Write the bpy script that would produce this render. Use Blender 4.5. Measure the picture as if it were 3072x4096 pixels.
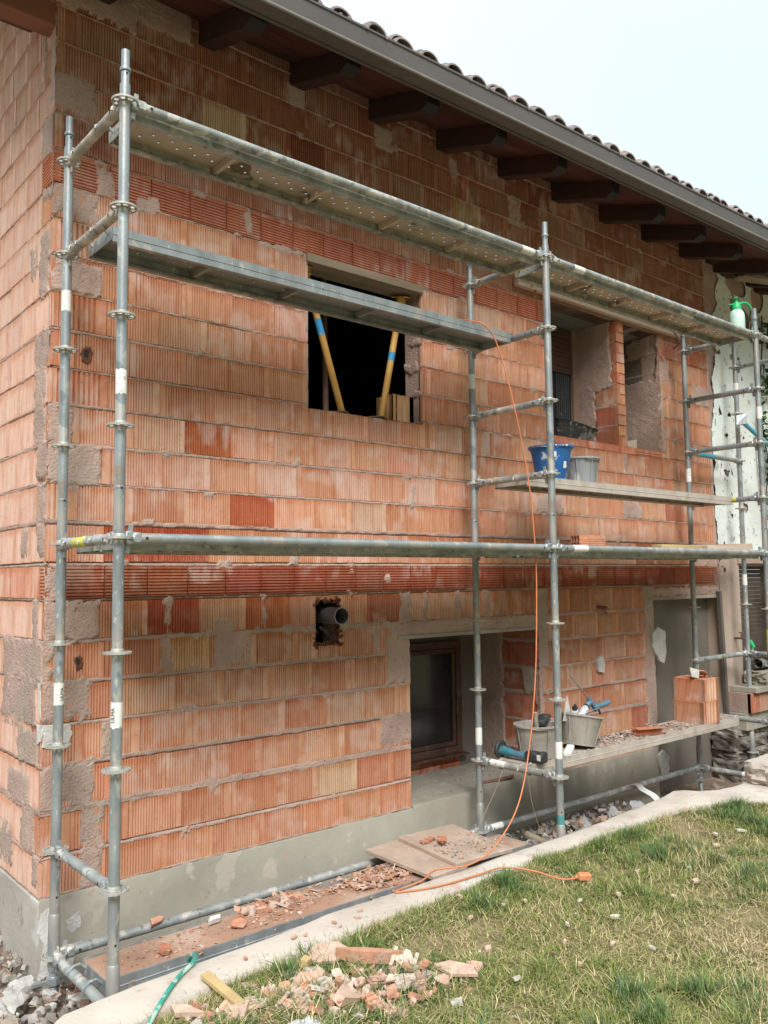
import bpy, math, random
import numpy as np
from mathutils import Vector, Matrix, Euler
rad = math.radians
scene = bpy.context.scene
for o in list(bpy.data.objects): bpy.data.objects.remove(o)
COL = scene.collection
random.seed(7)
# ------------------------------------------------------------------ camera
CAM = (-1.4761, -3.5667, -2.1919); YAW, PITCH, ROLL, FOC = .6993, .0794, -.0113, 3351.8
def cam_axes():
    cy, sy = math.cos(YAW), math.sin(YAW); cp, sp = math.cos(PITCH), math.sin(PITCH)
    f = Vector((sy*cp, cy*cp, sp)); r = Vector((cy, -sy, 0)); u = r.cross(f)
    cr, sr = math.cos(ROLL), math.sin(ROLL)
    return cr*r+sr*u, -sr*r+cr*u, f
r_, u_, f_ = cam_axes()
cd = bpy.data.cameras.new('camera'); cam = bpy.data.objects.new('camera', cd); COL.objects.link(cam)
m = Matrix((r_, u_, -f_)).transposed().to_4x4(); m.translation = CAM; cam.matrix_world = m
cd.sensor_fit = 'HORIZONTAL'; cd.sensor_width = 36; cd.lens = FOC/3072*36
cd.clip_start = .05; cd.clip_end = 2000
scene.camera = cam
scene.render.resolution_x = 768; scene.render.resolution_y = 1024
# ------------------------------------------------------------------ world, sun, exposure
wd = bpy.data.worlds.new('World'); scene.world = wd; wd.use_nodes = True
nt = wd.node_tree; nt.nodes.clear()
SUN_EL, SUN_AZ = rad(46), rad(-146)      # azimuth of the sun as seen from the scene, from +Y towards +X
sky = nt.nodes.new('ShaderNodeTexSky'); sky.sky_type = 'NISHITA'; sky.sun_disc = False
sky.sun_elevation = SUN_EL; sky.sun_rotation = SUN_AZ; sky.dust_density = 4; sky.air_density = 1.2
sc = nt.nodes.new('ShaderNodeVectorMath'); sc.operation = 'SCALE'; sc.inputs['Scale'].default_value = .12
nt.links.new(sky.outputs[0], sc.inputs[0])
tc = nt.nodes.new('ShaderNodeTexCoord'); nz = nt.nodes.new('ShaderNodeTexNoise'); nz.inputs['Scale'].default_value = 1.6; nz.inputs['Detail'].default_value = 5
nt.links.new(tc.outputs['Generated'], nz.inputs['Vector'])
cr_ = nt.nodes.new('ShaderNodeValToRGB'); cr_.color_ramp.elements[0].position = .3; cr_.color_ramp.elements[1].position = .75
cr_.color_ramp.elements[0].color = (.80, .95, .98, 1); cr_.color_ramp.elements[1].color = (.93, .99, 1.0, 1)
nt.links.new(nz.outputs['Fac'], cr_.inputs['Fac'])
mx = nt.nodes.new('ShaderNodeMix'); mx.data_type = 'RGBA'; mx.inputs[0].default_value = .93
nt.links.new(sc.outputs[0], mx.inputs[6]); nt.links.new(cr_.outputs[0], mx.inputs[7])
bg = nt.nodes.new('ShaderNodeBackground'); bg.inputs['Strength'].default_value = .43
out = nt.nodes.new('ShaderNodeOutputWorld')
# overcast sky: brighter towards the zenith
sx_ = nt.nodes.new('ShaderNodeSeparateXYZ'); nt.links.new(tc.outputs['Generated'], sx_.inputs[0])
mr_ = nt.nodes.new('ShaderNodeMapRange'); pw_ = nt.nodes.new('ShaderNodeMath'); pw_.operation = 'POWER'; pw_.use_clamp = True; pw_.inputs[1].default_value = 1.7; nt.links.new(sx_.outputs['Z'], pw_.inputs[0]); nt.links.new(pw_.outputs[0], mr_.inputs['Value']); mr_.inputs['From Min'].default_value = 0; mr_.inputs['From Max'].default_value = 1; mr_.inputs['To Min'].default_value = .87; mr_.inputs['To Max'].default_value = 1.35
vm_ = nt.nodes.new('ShaderNodeVectorMath'); vm_.operation = 'SCALE'; nt.links.new(mx.outputs[2], vm_.inputs[0]); nt.links.new(mr_.outputs[0], vm_.inputs['Scale'])
nt.links.new(vm_.outputs[0], bg.inputs['Color']); nt.links.new(bg.outputs[0], out.inputs[0])
sl = bpy.data.lights.new('sun', 'SUN'); sl.energy = 1.5; sl.angle = rad(24); sl.color = (1, .97, .95)
so = bpy.data.objects.new('sun', sl); COL.objects.link(so)
sd = Vector((math.sin(SUN_AZ)*math.cos(SUN_EL), math.cos(SUN_AZ)*math.cos(SUN_EL), math.sin(SUN_EL)))
so.rotation_euler = sd.to_track_quat('Z', 'Y').to_euler(); so.location = (0, -5, 8)
vs = scene.view_settings; vs.view_transform = 'Standard'; vs.look = 'None'; vs.gamma = 1; vs.exposure = 1.42; vs.use_curve_mapping = False
try:
    scene.cycles.max_bounces = 8; scene.cycles.diffuse_bounces = 4
except Exception: pass
# ------------------------------------------------------------------ materials
def hexc(c): return (c[0], c[1], c[2], 1)
def pmat(name, c1, c2=None, scale=6., rough=.8, metal=0., detail=6., bump=.0, bscale=60., spots=(), attr=None, streak=None, contrast=(.35, .65), spec=.4):
    """two-tone procedural material; spots = [(colour, scale, threshold, softness, strength)]"""
    M = bpy.data.materials.new(name); M.use_nodes = True; n = M.node_tree; n.nodes.clear(); L = n.links.new
    b = n.nodes.new('ShaderNodeBsdfPrincipled'); o = n.nodes.new('ShaderNodeOutputMaterial'); L(b.outputs[0], o.inputs[0])
    t = n.nodes.new('ShaderNodeTexCoord'); mp = n.nodes.new('ShaderNodeMapping'); L(t.outputs['Object'], mp.inputs[0])
    if streak: mp.inputs['Scale'].default_value = streak
    def noise(s, d=detail, v=mp.outputs[0]):
        q = n.nodes.new('ShaderNodeTexNoise'); q.inputs['Scale'].default_value = s; q.inputs['Detail'].default_value = d; L(v, q.inputs['Vector']); return q.outputs['Fac']
    def ramp(f, a, c):
        q = n.nodes.new('ShaderNodeMapRange'); q.inputs['From Min'].default_value = a; q.inputs['From Max'].default_value = c; L(f, q.inputs['Value']); return q.outputs[0]
    def mix(f, a, c, mode='MIX'):
        q = n.nodes.new('ShaderNodeMix'); q.data_type = 'RGBA'; q.blend_type = mode
        for s, v in ((0, f), (6, a), (7, c)):
            if isinstance(v, (tuple, float, int)): q.inputs[s].default_value = hexc(v) if isinstance(v, tuple) else v
            else: L(v, q.inputs[s])
        return q.outputs[2]
    c2 = c2 or tuple(x*.7 for x in c1)
    if attr:
        a = n.nodes.new('ShaderNodeAttribute'); a.attribute_name = attr
        col = mix(ramp(noise(scale), *contrast), a.outputs['Color'], mix(1., a.outputs['Color'], c2, 'MULTIPLY'))
    else: col = mix(ramp(noise(scale), *contrast), c1, c2)
    for (sc_, ss, th, soft, st) in spots:
        f = ramp(noise(ss, 5), th, th+soft)
        k = n.nodes.new('ShaderNodeMath'); k.operation = 'MULTIPLY'; L(f, k.inputs[0]); k.inputs[1].default_value = st
        col = mix(k.outputs[0], col, sc_)
    L(col, b.inputs['Base Color']); b.inputs['Metallic'].default_value = metal; b.inputs['Specular IOR Level'].default_value = spec
    rr = n.nodes.new('ShaderNodeMapRange'); rr.inputs['To Min'].default_value = max(.05, rough-.12); rr.inputs['To Max'].default_value = min(1, rough+.12)
    L(noise(scale*3), rr.inputs['Value']); L(rr.outputs[0], b.inputs['Roughness'])
    if bump:
        bp_ = n.nodes.new('ShaderNodeBump'); bp_.inputs['Strength'].default_value = bump; bp_.inputs['Distance'].default_value = .01
        L(noise(bscale, 8), bp_.inputs['Height']); L(bp_.outputs[0], b.inputs['Normal'])
    return M
def brick_material():
    M = bpy.data.materials.new('clay_block'); M.use_nodes = True; n = M.node_tree; n.nodes.clear(); L = n.links.new
    b = n.nodes.new('ShaderNodeBsdfPrincipled'); o = n.nodes.new('ShaderNodeOutputMaterial'); L(b.outputs[0], o.inputs[0])
    a = n.nodes.new('ShaderNodeAttribute'); a.attribute_name = 'Col'
    uv = n.nodes.new('ShaderNodeAttribute'); uv.attribute_name = 'BL'
    sx = n.nodes.new('ShaderNodeSeparateXYZ'); L(uv.outputs['Vector'], sx.inputs[0])
    t = n.nodes.new('ShaderNodeTexCoord')
    off = n.nodes.new('ShaderNodeVectorMath'); off.operation = 'MULTIPLY_ADD'
    L(t.outputs['Object'], off.inputs[0]); off.inputs[1].default_value = (1, 1, 1)
    cb = n.nodes.new('ShaderNodeCombineXYZ'); ms = n.nodes.new('ShaderNodeMath'); ms.operation = 'MULTIPLY'; L(sx.outputs[2], ms.inputs[0]); ms.inputs[1].default_value = 17.
    L(ms.outputs[0], cb.inputs[0]); L(ms.outputs[0], cb.inputs[2]); L(cb.outputs[0], off.inputs[2])
    def noise(v, s, d, sz=(1, 1, 1)):
        mp = n.nodes.new('ShaderNodeMapping'); mp.inputs['Scale'].default_value = sz; L(v, mp.inputs[0])
        q = n.nodes.new('ShaderNodeTexNoise'); q.inputs['Scale'].default_value = s; q.inputs['Detail'].default_value = d; L(mp.outputs[0], q.inputs['Vector']); return q.outputs['Fac']
    def mth(op, x, y, clamp=False):
        q = n.nodes.new('ShaderNodeMath'); q.operation = op; q.use_clamp = clamp
        for i, v in enumerate((x, y)):
            if isinstance(v, (float, int)): q.inputs[i].default_value = v
            else: L(v, q.inputs[i])
        return q.outputs[0]
    def rng(f, x, y, lo=0., hi=1.):
        q = n.nodes.new('ShaderNodeMapRange'); q.interpolation_type = 'SMOOTHSTEP'
        for i, v in zip((1, 2, 3, 4), (x, y, lo, hi)): q.inputs[i].default_value = v
        L(f, q.inputs[0]); return q.outputs[0]
    def mix(f, x, y, mode='MIX'):
        q = n.nodes.new('ShaderNodeMix'); q.data_type = 'RGBA'; q.blend_type = mode
        for s, v in ((0, f), (6, x), (7, y)):
            if isinstance(v, (tuple, float, int)): q.inputs[s].default_value = hexc(v) if isinstance(v, tuple) else v
            else: L(v, q.inputs[s])
        return q.outputs[2]
    P = off.outputs[0]; W = t.outputs['Object']
    # fired red edges at the foot, head and sides of each block
    v_ = mth('ABSOLUTE', mth('SUBTRACT', sx.outputs[1], .42), 0.)
    u2 = mth('ABSOLUTE', mth('SUBTRACT', sx.outputs[0], .5), 0.)
    e = mth('MAXIMUM', v_, mth('MULTIPLY', u2, .9))
    e = mth('ADD', e, mth('MULTIPLY', mth('SUBTRACT', noise(P, 9, 4), .5), .55))
    red = rng(e, .28, .56, 0, .8)
    col = mix(red, a.outputs['Color'], mix(1., a.outputs['Color'], (.88, .66, .52), 'MULTIPLY'))
    # firing streaks down the ribs
    st = rng(noise(P, 30, 3, (1, 1, .12)), .40, .68, 0, .7)
    col = mix(st, col, mix(1., col, (.84, .72, .62), 'MULTIPLY'))
    # pale bloom (lime) in clouds
    pale = mth('MULTIPLY', rng(noise(W, 1.5, 3), .5, .68), rng(noise(P, 7, 5), .45, .6, 0, .42), True)
    col = mix(pale, col, (.68, .50, .40))
    # grey dust and mortar smears
    sm = rng(noise(W, 5, 8, (1, 1, 1.6)), .62, .76, 0, .4)
    col = mix(sm, col, (.40, .28, .22))
    sp = rng(noise(W, 95, 3), .69, .73, 0, .7)
    col = mix(sp, col, (.62, .52, .45))
    dk = rng(noise(W, 70, 3), .28, .36, .45, 0)
    col = mix(dk, col, (.2, .1, .07))
    blo = mth('MULTIPLY', rng(noise(W, 2.6, 2, (1, 1, 2)), .52, .66), rng(noise(P, 14, 3, (1, 1, .35)), .42, .6, 0, .42), True)
    col = mix(blo, col, (.69, .57, .51))
    L(col, b.inputs['Base Color']); b.inputs['Roughness'].default_value = .9; b.inputs['Specular IOR Level'].default_value = .2
    bm = n.nodes.new('ShaderNodeBump'); bm.inputs['Strength'].default_value = .35; bm.inputs['Distance'].default_value = .004
    L(noise(W, 160, 6), bm.inputs['Height']); L(bm.outputs[0], b.inputs['Normal'])
    return M
M = {}
M['brick'] = brick_material()
M['mortar'] = pmat('mortar', (.52, .37, .305), (.38, .27, .225), 4, .95, bump=.9, bscale=70, spots=[((.40, .32, .26), 2.2, .5, .12, .7), ((.14, .1, .08), 40, .64, .05, .6)])
M['concrete'] = pmat('plinth_concrete', (.37, .345, .28), (.28, .265, .215), 2.2, .85, bump=.25, bscale=40, spots=[((.16, .15, .12), 22, .66, .05, .5), ((.5, .48, .42), 9, .66, .06, .5), ((.33, .24, .18), 1.1, .55, .2, .5), ((.47, .42, .36), 3.5, .6, .03, .45), ((.20, .19, .16), 5, .66, .03, .4), ((.42, .26, .19), 14, .68, .04, .6)])
M['curb'] = pmat('curb_concrete', (.60, .53, .46), (.48, .42, .36), 3, .9, bump=.35, bscale=50, spots=[((.66, .63, .58), 2.5, .52, .15, .6), ((.3, .22, .17), 30, .66, .05, .6), ((.46, .31, .23), 7, .6, .08, .5), ((.36, .34, .30), 3.2, .63, .04, .5)])
M['galv'] = pmat('galvanised_steel', (.37, .405, .41), (.25, .28, .29), 9, .48, metal=.45, bump=.12, bscale=90, streak=(1, 1, .45), spots=[((.60, .60, .56), 34, .65, .03, .8), ((.46, .42, .37), 5, .55, .08, .6), ((.33, .22, .16), 11, .66, .05, .6), ((.56, .53, .47), 13, .62, .03, .75), ((.12, .14, .15), 15, .66, .04, .5)])
M['galv_cream'] = pmat('dusty_steel', (.50, .45, .37), (.30, .29, .27), 7, .7, metal=.2, bump=.4, bscale=70, spots=[((.62, .57, .49), 10, .52, .06, .8), ((.14, .14, .13), 22, .62, .04, .7)])
M['galv_rail'] = pmat('weathered_rail', (.44, .46, .44), (.27, .29, .28), 8, .55, metal=.35, bump=.3, bscale=90, spots=[((.66, .63, .57), 14, .56, .06, .65), ((.1, .11, .11), 24, .63, .04, .6)])
M['ring'] = pmat('rosette_steel', (.52, .51, .46), (.38, .38, .35), 20, .6, metal=.35, bump=.2, bscale=90)
M['plank'] = pmat('plank_steel', (.33, .33, .31), (.23, .235, .23), 5, .6, metal=.3, bump=.2, bscale=60, streak=(.4, 1, 1), spots=[((.40, .33, .26), 3, .5, .15, .7), ((.16, .12, .09), 7, .64, .05, .6)])
M['plank_pale'] = pmat('plank_pale', (.52, .46, .39), (.40, .35, .30), 6, .75, metal=.1, bump=.2, bscale=60, spots=[((.30, .26, .22), 8, .6, .08, .6)])
M['plank_under'] = pmat('plank_underside', (.62, .49, .38), (.47, .385, .31), 3, .8, bump=.15, bscale=40, spots=[((.13, .085, .05), 3.2, .60, .03, .85)])
M['sticker'] = pmat('white_sticker', (.80, .80, .76), (.72, .72, .68), 15, .7, spots=[((.3, .33, .34), 26, .66, .02, .8)])
M['yellow_tape'] = pmat('yellow_tape', (.68, .66, .12), (.5, .5, .1), 12, .6, spots=[((.3, .32, .3), 22, .66, .03, .8)])
M['text'] = pmat('print_black', (.06, .05, .05), (.04, .04, .04), 5, .7)
M['soffit'] = pmat('soffit_boards', (.13, .045, .03), (.06, .026, .019), 2.4, .75, bump=.3, bscale=40, streak=(.35, 1, 1), spots=[((.03, .018, .015), 1.6, .5, .12, .8), ((.20, .085, .055), 3, .6, .1, .6)])
M['rafter'] = pmat('rafter_wood', (.068, .030, .022), (.042, .021, .016), 3, .75, bump=.3, bscale=40, streak=(1, .3, 1))
M['rafter_end'] = pmat('rafter_end_paint', (.020, .019, .022), (.014, .014, .017), 6, .7)
M['purlin'] = pmat('red_brown_timber', (.30, .12, .075), (.18, .075, .05), 3, .8, bump=.3, bscale=50, streak=(.3, 1, 1), spots=[((.4, .2, .14), 18, .66, .06, .5)])
M['gutter'] = pmat('gutter_metal', (.125, .115, .11), (.11, .10, .097), 3, .5, metal=.1, spec=.5)
M['gutter_light'] = pmat('gutter_bead', (.30, .285, .27), (.25, .235, .22), 6, .45, metal=.2)
M['tile'] = pmat('roof_tile', (.34, .285, .275), (.24, .20, .195), 6, .85, bump=.4, bscale=60, spots=[((.42, .34, .30), 9, .6, .08, .5), ((.1, .1, .09), 14, .62, .06, .5)])
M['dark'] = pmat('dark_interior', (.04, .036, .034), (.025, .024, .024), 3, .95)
M['slab'] = pmat('slab_concrete', (.21, .215, .19), (.165, .17, .15), 3, .9, bump=.2, bscale=40)
M['render'] = pmat('grey_render', (.19, .165, .135), (.14, .125, .105), 1.6, .9, bump=.2, bscale=50, spots=[((.25, .21, .17), 2.4, .62, .15, .5)])
M['pink_render'] = pmat('pinkish_render', (.47, .37, .30), (.38, .29, .235), 1.7, .9, bump=.3, bscale=50, spots=[((.27, .22, .18), 2.3, .56, .08, .7), ((.6, .5, .42), 7, .64, .08, .5)])
M['old_plaster'] = pmat('old_white_plaster', (.80, .83, .79), (.68, .74, .71), 1.3, .92, bump=.6, bscale=11, spots=[((.76, .74, .65), 1.8, .55, .1, .5), ((.14, .13, .10), 20, .64, .03, .8), ((.34, .33, .29), 5, .64, .03, .6)])
M['plaster_white'] = pmat('white_plaster_chip', (.64, .63, .60), (.50, .48, .45), 9, .9, bump=.4, bscale=60)
M['timber_pale'] = pmat('pale_batten', (.60, .47, .36), (.48, .37, .28), 6, .8, streak=(.2, 1, 1), bump=.2)
M['timber_old'] = pmat('weathered_board', (.34, .27, .19), (.24, .19, .13), 6, .85, streak=(.25, 1, 1), bump=.4, bscale=80, spots=[((.13, .11, .08), 20, .66, .05, .6)])
M['timber_grey'] = pmat('grey_board', (.14, .12, .10), (.09, .08, .07), 6, .85, streak=(1, 1, .2), bump=.4, bscale=80)
M['timber_yellow'] = pmat('yellow_timber', (.58, .43, .20), (.46, .33, .16), 7, .75, streak=(.25, 1, 1), bump=.15)
M['ply'] = pmat('dusty_board', (.50, .39, .31), (.38, .29, .23), 4, .9, bump=.3, bscale=60, spots=[((.6, .5, .42), 9, .58, .1, .6)])
M['soil'] = pmat('soil', (.23, .16, .115), (.15, .105, .08), 3, .95, bump=1, bscale=25, spots=[((.42, .34, .27), 8, .55, .1, .8), ((.5, .46, .40), 30, .62, .04, .6)])
M['lawn'] = pmat('lawn_soil', (.22, .175, .085), (.28, .21, .12), 3, .95, bump=.8, bscale=30, spots=[((.08, .10, .03), 5, .5, .1, .7)])
M['shard'] = pmat('clay_shard', (.62, .36, .25), (.7, .7, .7), 14, .9, bump=.4, bscale=90, attr='Col', spots=[((.60, .50, .42), 12, .58, .1, .45)])
M['glass'] = pmat('window_glass', (.012, .018, .022), (.018, .024, .028), 2, .12, spec=.6)
M['frame_brown'] = pmat('window_frame_brown', (.10, .052, .036), (.07, .037, .027), 8, .6, streak=(1, 1, .3), spots=[((.3, .22, .18), 14, .62, .06, .5)])
M['shutter'] = pmat('shutter_brown', (.11, .055, .04), (.075, .04, .03), 5, .6, spots=[((.3, .22, .18), 40, .68, .03, .5)])
M['shutter2'] = pmat('shutter_dark', (.12, .09, .075), (.075, .055, .045), 5, .6)
M['jamb_pale'] = pmat('pale_jamb', (.30, .20, .14), (.22, .15, .11), 8, .8, streak=(1, 1, .3))
M['prop'] = pmat('prop_yellow', (.62, .36, .09), (.50, .28, .07), 8, .55, bump=.1, spots=[((.3, .25, .2), 25, .66, .04, .5)])
M['prop_blue'] = pmat('prop_blue', (.05, .33, .62), (.04, .24, .45), 10, .55, spots=[((.5, .5, .45), 20, .6, .05, .6)])
M['prop_base'] = pmat('prop_plate', (.27, .20, .13), (.2, .15, .1), 10, .8)
M['prop_cyan'] = pmat('prop_cyan', (.12, .42, .56), (.10, .33, .44), 8, .55, spots=[((.5, .5, .45), 14, .66, .05, .5)])
M['blue'] = pmat('bucket_blue', (.025, .15, .42), (.02, .11, .32), 5, .45, spots=[((.62, .64, .64), 15, .62, .03, .85), ((.45, .5, .55), 5, .62, .06, .5)])
M['bgrey'] = pmat('bucket_grey', (.33, .35, .36), (.20, .215, .225), 4, .75, streak=(1, 1, .35), bump=.2, spots=[((.55, .55, .53), 8, .56, .08, .7)])
M['side_render'] = pmat('stained_side_render', (.50, .46, .40), (.38, .35, .31), 2, .9, bump=.4, bscale=30, spots=[((.62, .62, .60), 2.6, .55, .05, .7), ((.24, .21, .18), 9, .62, .05, .6)])
M['red_clay'] = pmat('broken_red_clay', (.20, .075, .04), (.10, .04, .028), 30, .9, bump=.6, bscale=60)
M['teal_paint'] = pmat('teal_paint', (.06, .26, .27), (.12, .24, .25), 14, .6)
M['bmortar'] = pmat('bucket_mortar', (.40, .36, .31), (.28, .25, .22), 5, .9, streak=(1, 1, .5), bump=.5, spots=[((.10, .10, .10), 9, .60, .05, .7), ((.52, .48, .43), 6, .55, .1, .7)])
M['tub'] = pmat('tub_black', (.05, .055, .06), (.035, .038, .04), 5, .6, spots=[((.40, .41, .40), 6, .56, .1, .75), ((.5, .5, .48), 30, .62, .04, .6)])
M['teal'] = pmat('tool_teal', (.05, .22, .27), (.035, .16, .2), 14, .5, spots=[((.3, .28, .25), 25, .62, .06, .6)])
M['black'] = pmat('tool_black', (.035, .038, .042), (.05, .05, .05), 14, .6, spots=[((.25, .23, .2), 25, .63, .06, .6)])
M['gunblue'] = pmat('gun_blue', (.10, .21, .29), (.075, .16, .22), 14, .5, spots=[((.4, .38, .34), 20, .64, .06, .5)])
M['steel'] = pmat('tool_steel', (.42, .40, .37), (.3, .29, .27), 20, .45, metal=.6)
M['canwhite'] = pmat('can_print', (.58, .62, .64), (.5, .52, .53), 10, .4, spots=[((.1, .13, .17), 60, .6, .02, .8)])
M['orange'] = pmat('cable_orange', (.70, .24, .10), (.58, .2, .09), 8, .5)
M['orange_dusty'] = pmat('orange_box', (.68, .27, .12), (.55, .22, .1), 10, .7)
M['hose'] = pmat('hose_green', (.05, .38, .28), (.045, .28, .21), 9, .55, spots=[((.55, .66, .58), 22, .48, .06, .8)])
M['hose_dull'] = pmat('hose_dull', (.12, .20, .16), (.2, .25, .21), 9, .7)
M['green'] = pmat('sprayer_green', (.02, .50, .17), (.015, .4, .13), 6, .4)
M['tank'] = pmat('sprayer_tank', (.60, .80, .70), (.54, .76, .66), 4, .4, spec=.5)
M['pvc'] = pmat('pvc_grey', (.17, .175, .18), (.13, .135, .14), 10, .5, spots=[((.2, .2, .2), 30, .66, .04, .5)])
M['pvc_rim'] = pmat('pvc_rim', (.35, .37, .38), (.3, .3, .3), 10, .5)
M['twine'] = pmat('twine', (.42, .31, .16), (.35, .26, .13), 20, .9)
M['paper'] = pmat('cement_sack_paper', (.50, .42, .33), (.42, .35, .27), 8, .85, bump=.4, bscale=15)
M['plastic_white'] = pmat('grey_white_sheet', (.55, .56, .55), (.42, .42, .42), 5, .6, bump=.5, bscale=14)
M['plastic_dark'] = pmat('dark_bags', (.03, .03, .032), (.05, .05, .05), 6, .5, bump=.5, bscale=20)
M['copper'] = pmat('old_pipe', (.25, .12, .09), (.16, .09, .07), 20, .7)
M['stone'] = pmat('rubble_stone', (.25, .22, .18), (.16, .15, .14), 7, .9, bump=.8, bscale=20, attr='Col')
M['rubble'] = pmat('rubble', (.42, .36, .30), (.7, .7, .7), 12, .95, bump=.5, bscale=50, attr='Col')
M['leaf'] = pmat('ivy_leaf', (.03, .07, .02), (.05, .10, .03), 9, .6)
M['bark'] = pmat('ivy_stem', (.12, .09, .06), (.08, .06, .04), 9, .9)
def grass_material():
    M_ = bpy.data.materials.new('grass_blades'); M_.use_nodes = True; n = M_.node_tree; b = n.nodes['Principled BSDF']
    a = n.nodes.new('ShaderNodeAttribute'); a.attribute_name = 'Col'; n.links.new(a.outputs['Color'], b.inputs['Base Color'])
    b.inputs['Roughness'].default_value = .6; b.inputs['Specular IOR Level'].default_value = .25
    return M_
M['grass'] = grass_material()
# ------------------------------------------------------------------ object helpers
def tag(o, label=None, cat=None, group=None, kind=None):
    if label: o['label'] = label
    if cat: o['category'] = cat
    if group: o['group'] = group
    if kind: o['kind'] = kind
    return o
def empty(name, loc=(0, 0, 0), rz=0., **k):
    o = bpy.data.objects.new(name, None); COL.objects.link(o); o.location = loc; o.rotation_euler.z = rz
    o.empty_display_size = .2
    return tag(o, **k)
class MB:
    def __init__(s): s.v = []; s.f = []; s.m = []; s.c = []; s.col = (1, 1, 1)
    def add(s, vs, fs, m=0):
        b = len(s.v); s.v += [tuple(v) for v in vs]; s.f += [tuple(b+i for i in f) for f in fs]; s.m += [m]*len(fs); s.c += [s.col]*len(vs); return s
    def box(s, c, d, R=None, m=0, bev=0.):
        x, y, z = d[0]/2, d[1]/2, d[2]/2
        if bev:
            e = bev; P = []
            for sx in (-1, 1):
                for sy in (-1, 1):
                    for sz in (-1, 1):
                        P += [(sx*x, sy*(y-e), sz*(z-e)), (sx*(x-e), sy*y, sz*(z-e)), (sx*(x-e), sy*(y-e), sz*z)]
            vs = [Vector(p) for p in P]
            import bmesh
            bm = bmesh.new(); [bm.verts.new(p) for p in vs]; r = bmesh.ops.convex_hull(bm, input=list(bm.verts))
            bm.verts.index_update(); fs = [[v.index for v in f.verts] for f in bm.faces]; vs = [v.co.copy() for v in bm.verts]; bm.free()
        else:
            vs = [Vector((a, b, cc)) for a in (-x, x) for b in (-y, y) for cc in (-z, z)]
            fs = [(0, 1, 3, 2), (4, 6, 7, 5), (0, 4, 5, 1), (2, 3, 7, 6), (0, 2, 6, 4), (1, 5, 7, 3)]
        if R is not None: vs = [R @ v for v in vs]
        c = Vector(c); return s.add([v+c for v in vs], fs, m)
    def bb(s, x0, x1, y0, y1, z0, z1, m=0): return s.box(((x0+x1)/2, (y0+y1)/2, (z0+z1)/2), (x1-x0, y1-y0, z1-z0), m=m)
    def tube(s, pts, r, n=12, m=0, cap=True, flat=1.):
        pts = [Vector(p) for p in pts]; N = len(pts); rs = r if isinstance(r, (list, tuple)) else [r]*N
        vs = []; prev = None
        for i, p in enumerate(pts):
            t = (pts[min(i+1, N-1)]-pts[max(i-1, 0)]).normalized()
            if prev is None:
                a = Vector((0, 0, 1)) if abs(t.z) < .9 else Vector((1, 0, 0)); prev = t.cross(a).normalized()
            prev = (prev-t*prev.dot(t)).normalized(); q = t.cross(prev)
            for k in range(n):
                an = 2*math.pi*k/n; vs.append(p+rs[i]*(math.cos(an)*prev+math.sin(an)*q*flat))
        fs = [(i*n+k, i*n+(k+1) % n, (i+1)*n+(k+1) % n, (i+1)*n+k) for i in range(N-1) for k in range(n)]
        if cap: fs += [tuple(range(n-1, -1, -1)), tuple((N-1)*n+k for k in range(n))]
        return s.add(vs, fs, m)
    def lathe(s, prof, o=(0, 0, 0), n=32, m=0, R=None, sx=1., closed=False):
        o = Vector(o); vs = []
        for (r, z) in prof:
            for k in range(n):
                a = 2*math.pi*k/n; v = Vector((r*math.cos(a)*sx, r*math.sin(a), z))
                vs.append(o+(R @ v if R is not None else v))
        N = len(prof); fs = [(i*n+k, i*n+(k+1) % n, (i+1)*n+(k+1) % n, (i+1)*n+k) for i in range(N-1) for k in range(n)]
        if closed: fs += [((N-1)*n+k, (N-1)*n+(k+1) % n, (k+1) % n, k) for k in range(n)]
        return s.add(vs, fs, m)
    def prism(s, poly, z0, z1, m=0):
        n = len(poly); vs = [(x, y, z0) for x, y in poly]+[(x, y, z1) for x, y in poly]
        return s.add(vs, [tuple(range(n-1, -1, -1)), tuple(range(n, 2*n))]+[(i, (i+1) % n, n+(i+1) % n, n+i) for i in range(n)], m)
    def build(s, name, mats, parent=None, smooth=False, auto=40, bevel=0., **k):
        me = bpy.data.meshes.new(name); me.from_pydata([tuple(v) for v in s.v], [], s.f)
        mats = mats if isinstance(mats, (list, tuple)) else [mats]
        for x in mats: me.materials.append(x)
        me.polygons.foreach_set('material_index', s.m)
        if any(c != (1, 1, 1) for c in s.c):
            at = me.attributes.new('Col', 'FLOAT_COLOR', 'POINT'); at.data.foreach_set('color', [x for c in s.c for x in (*c, 1)])
        me.update()
        if smooth:
            me.polygons.foreach_set('use_smooth', [True]*len(me.polygons))
            try: me.set_sharp_from_angle(angle=rad(auto))
            except Exception: pass
        o = bpy.data.objects.new(name, me); COL.objects.link(o)
        if parent is not None: o.parent = parent
        if bevel:
            b = o.modifiers.new('bevel', 'BEVEL'); b.width = bevel; b.segments = 2; b.limit_method = 'ANGLE'
        return tag(o, **k)
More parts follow.
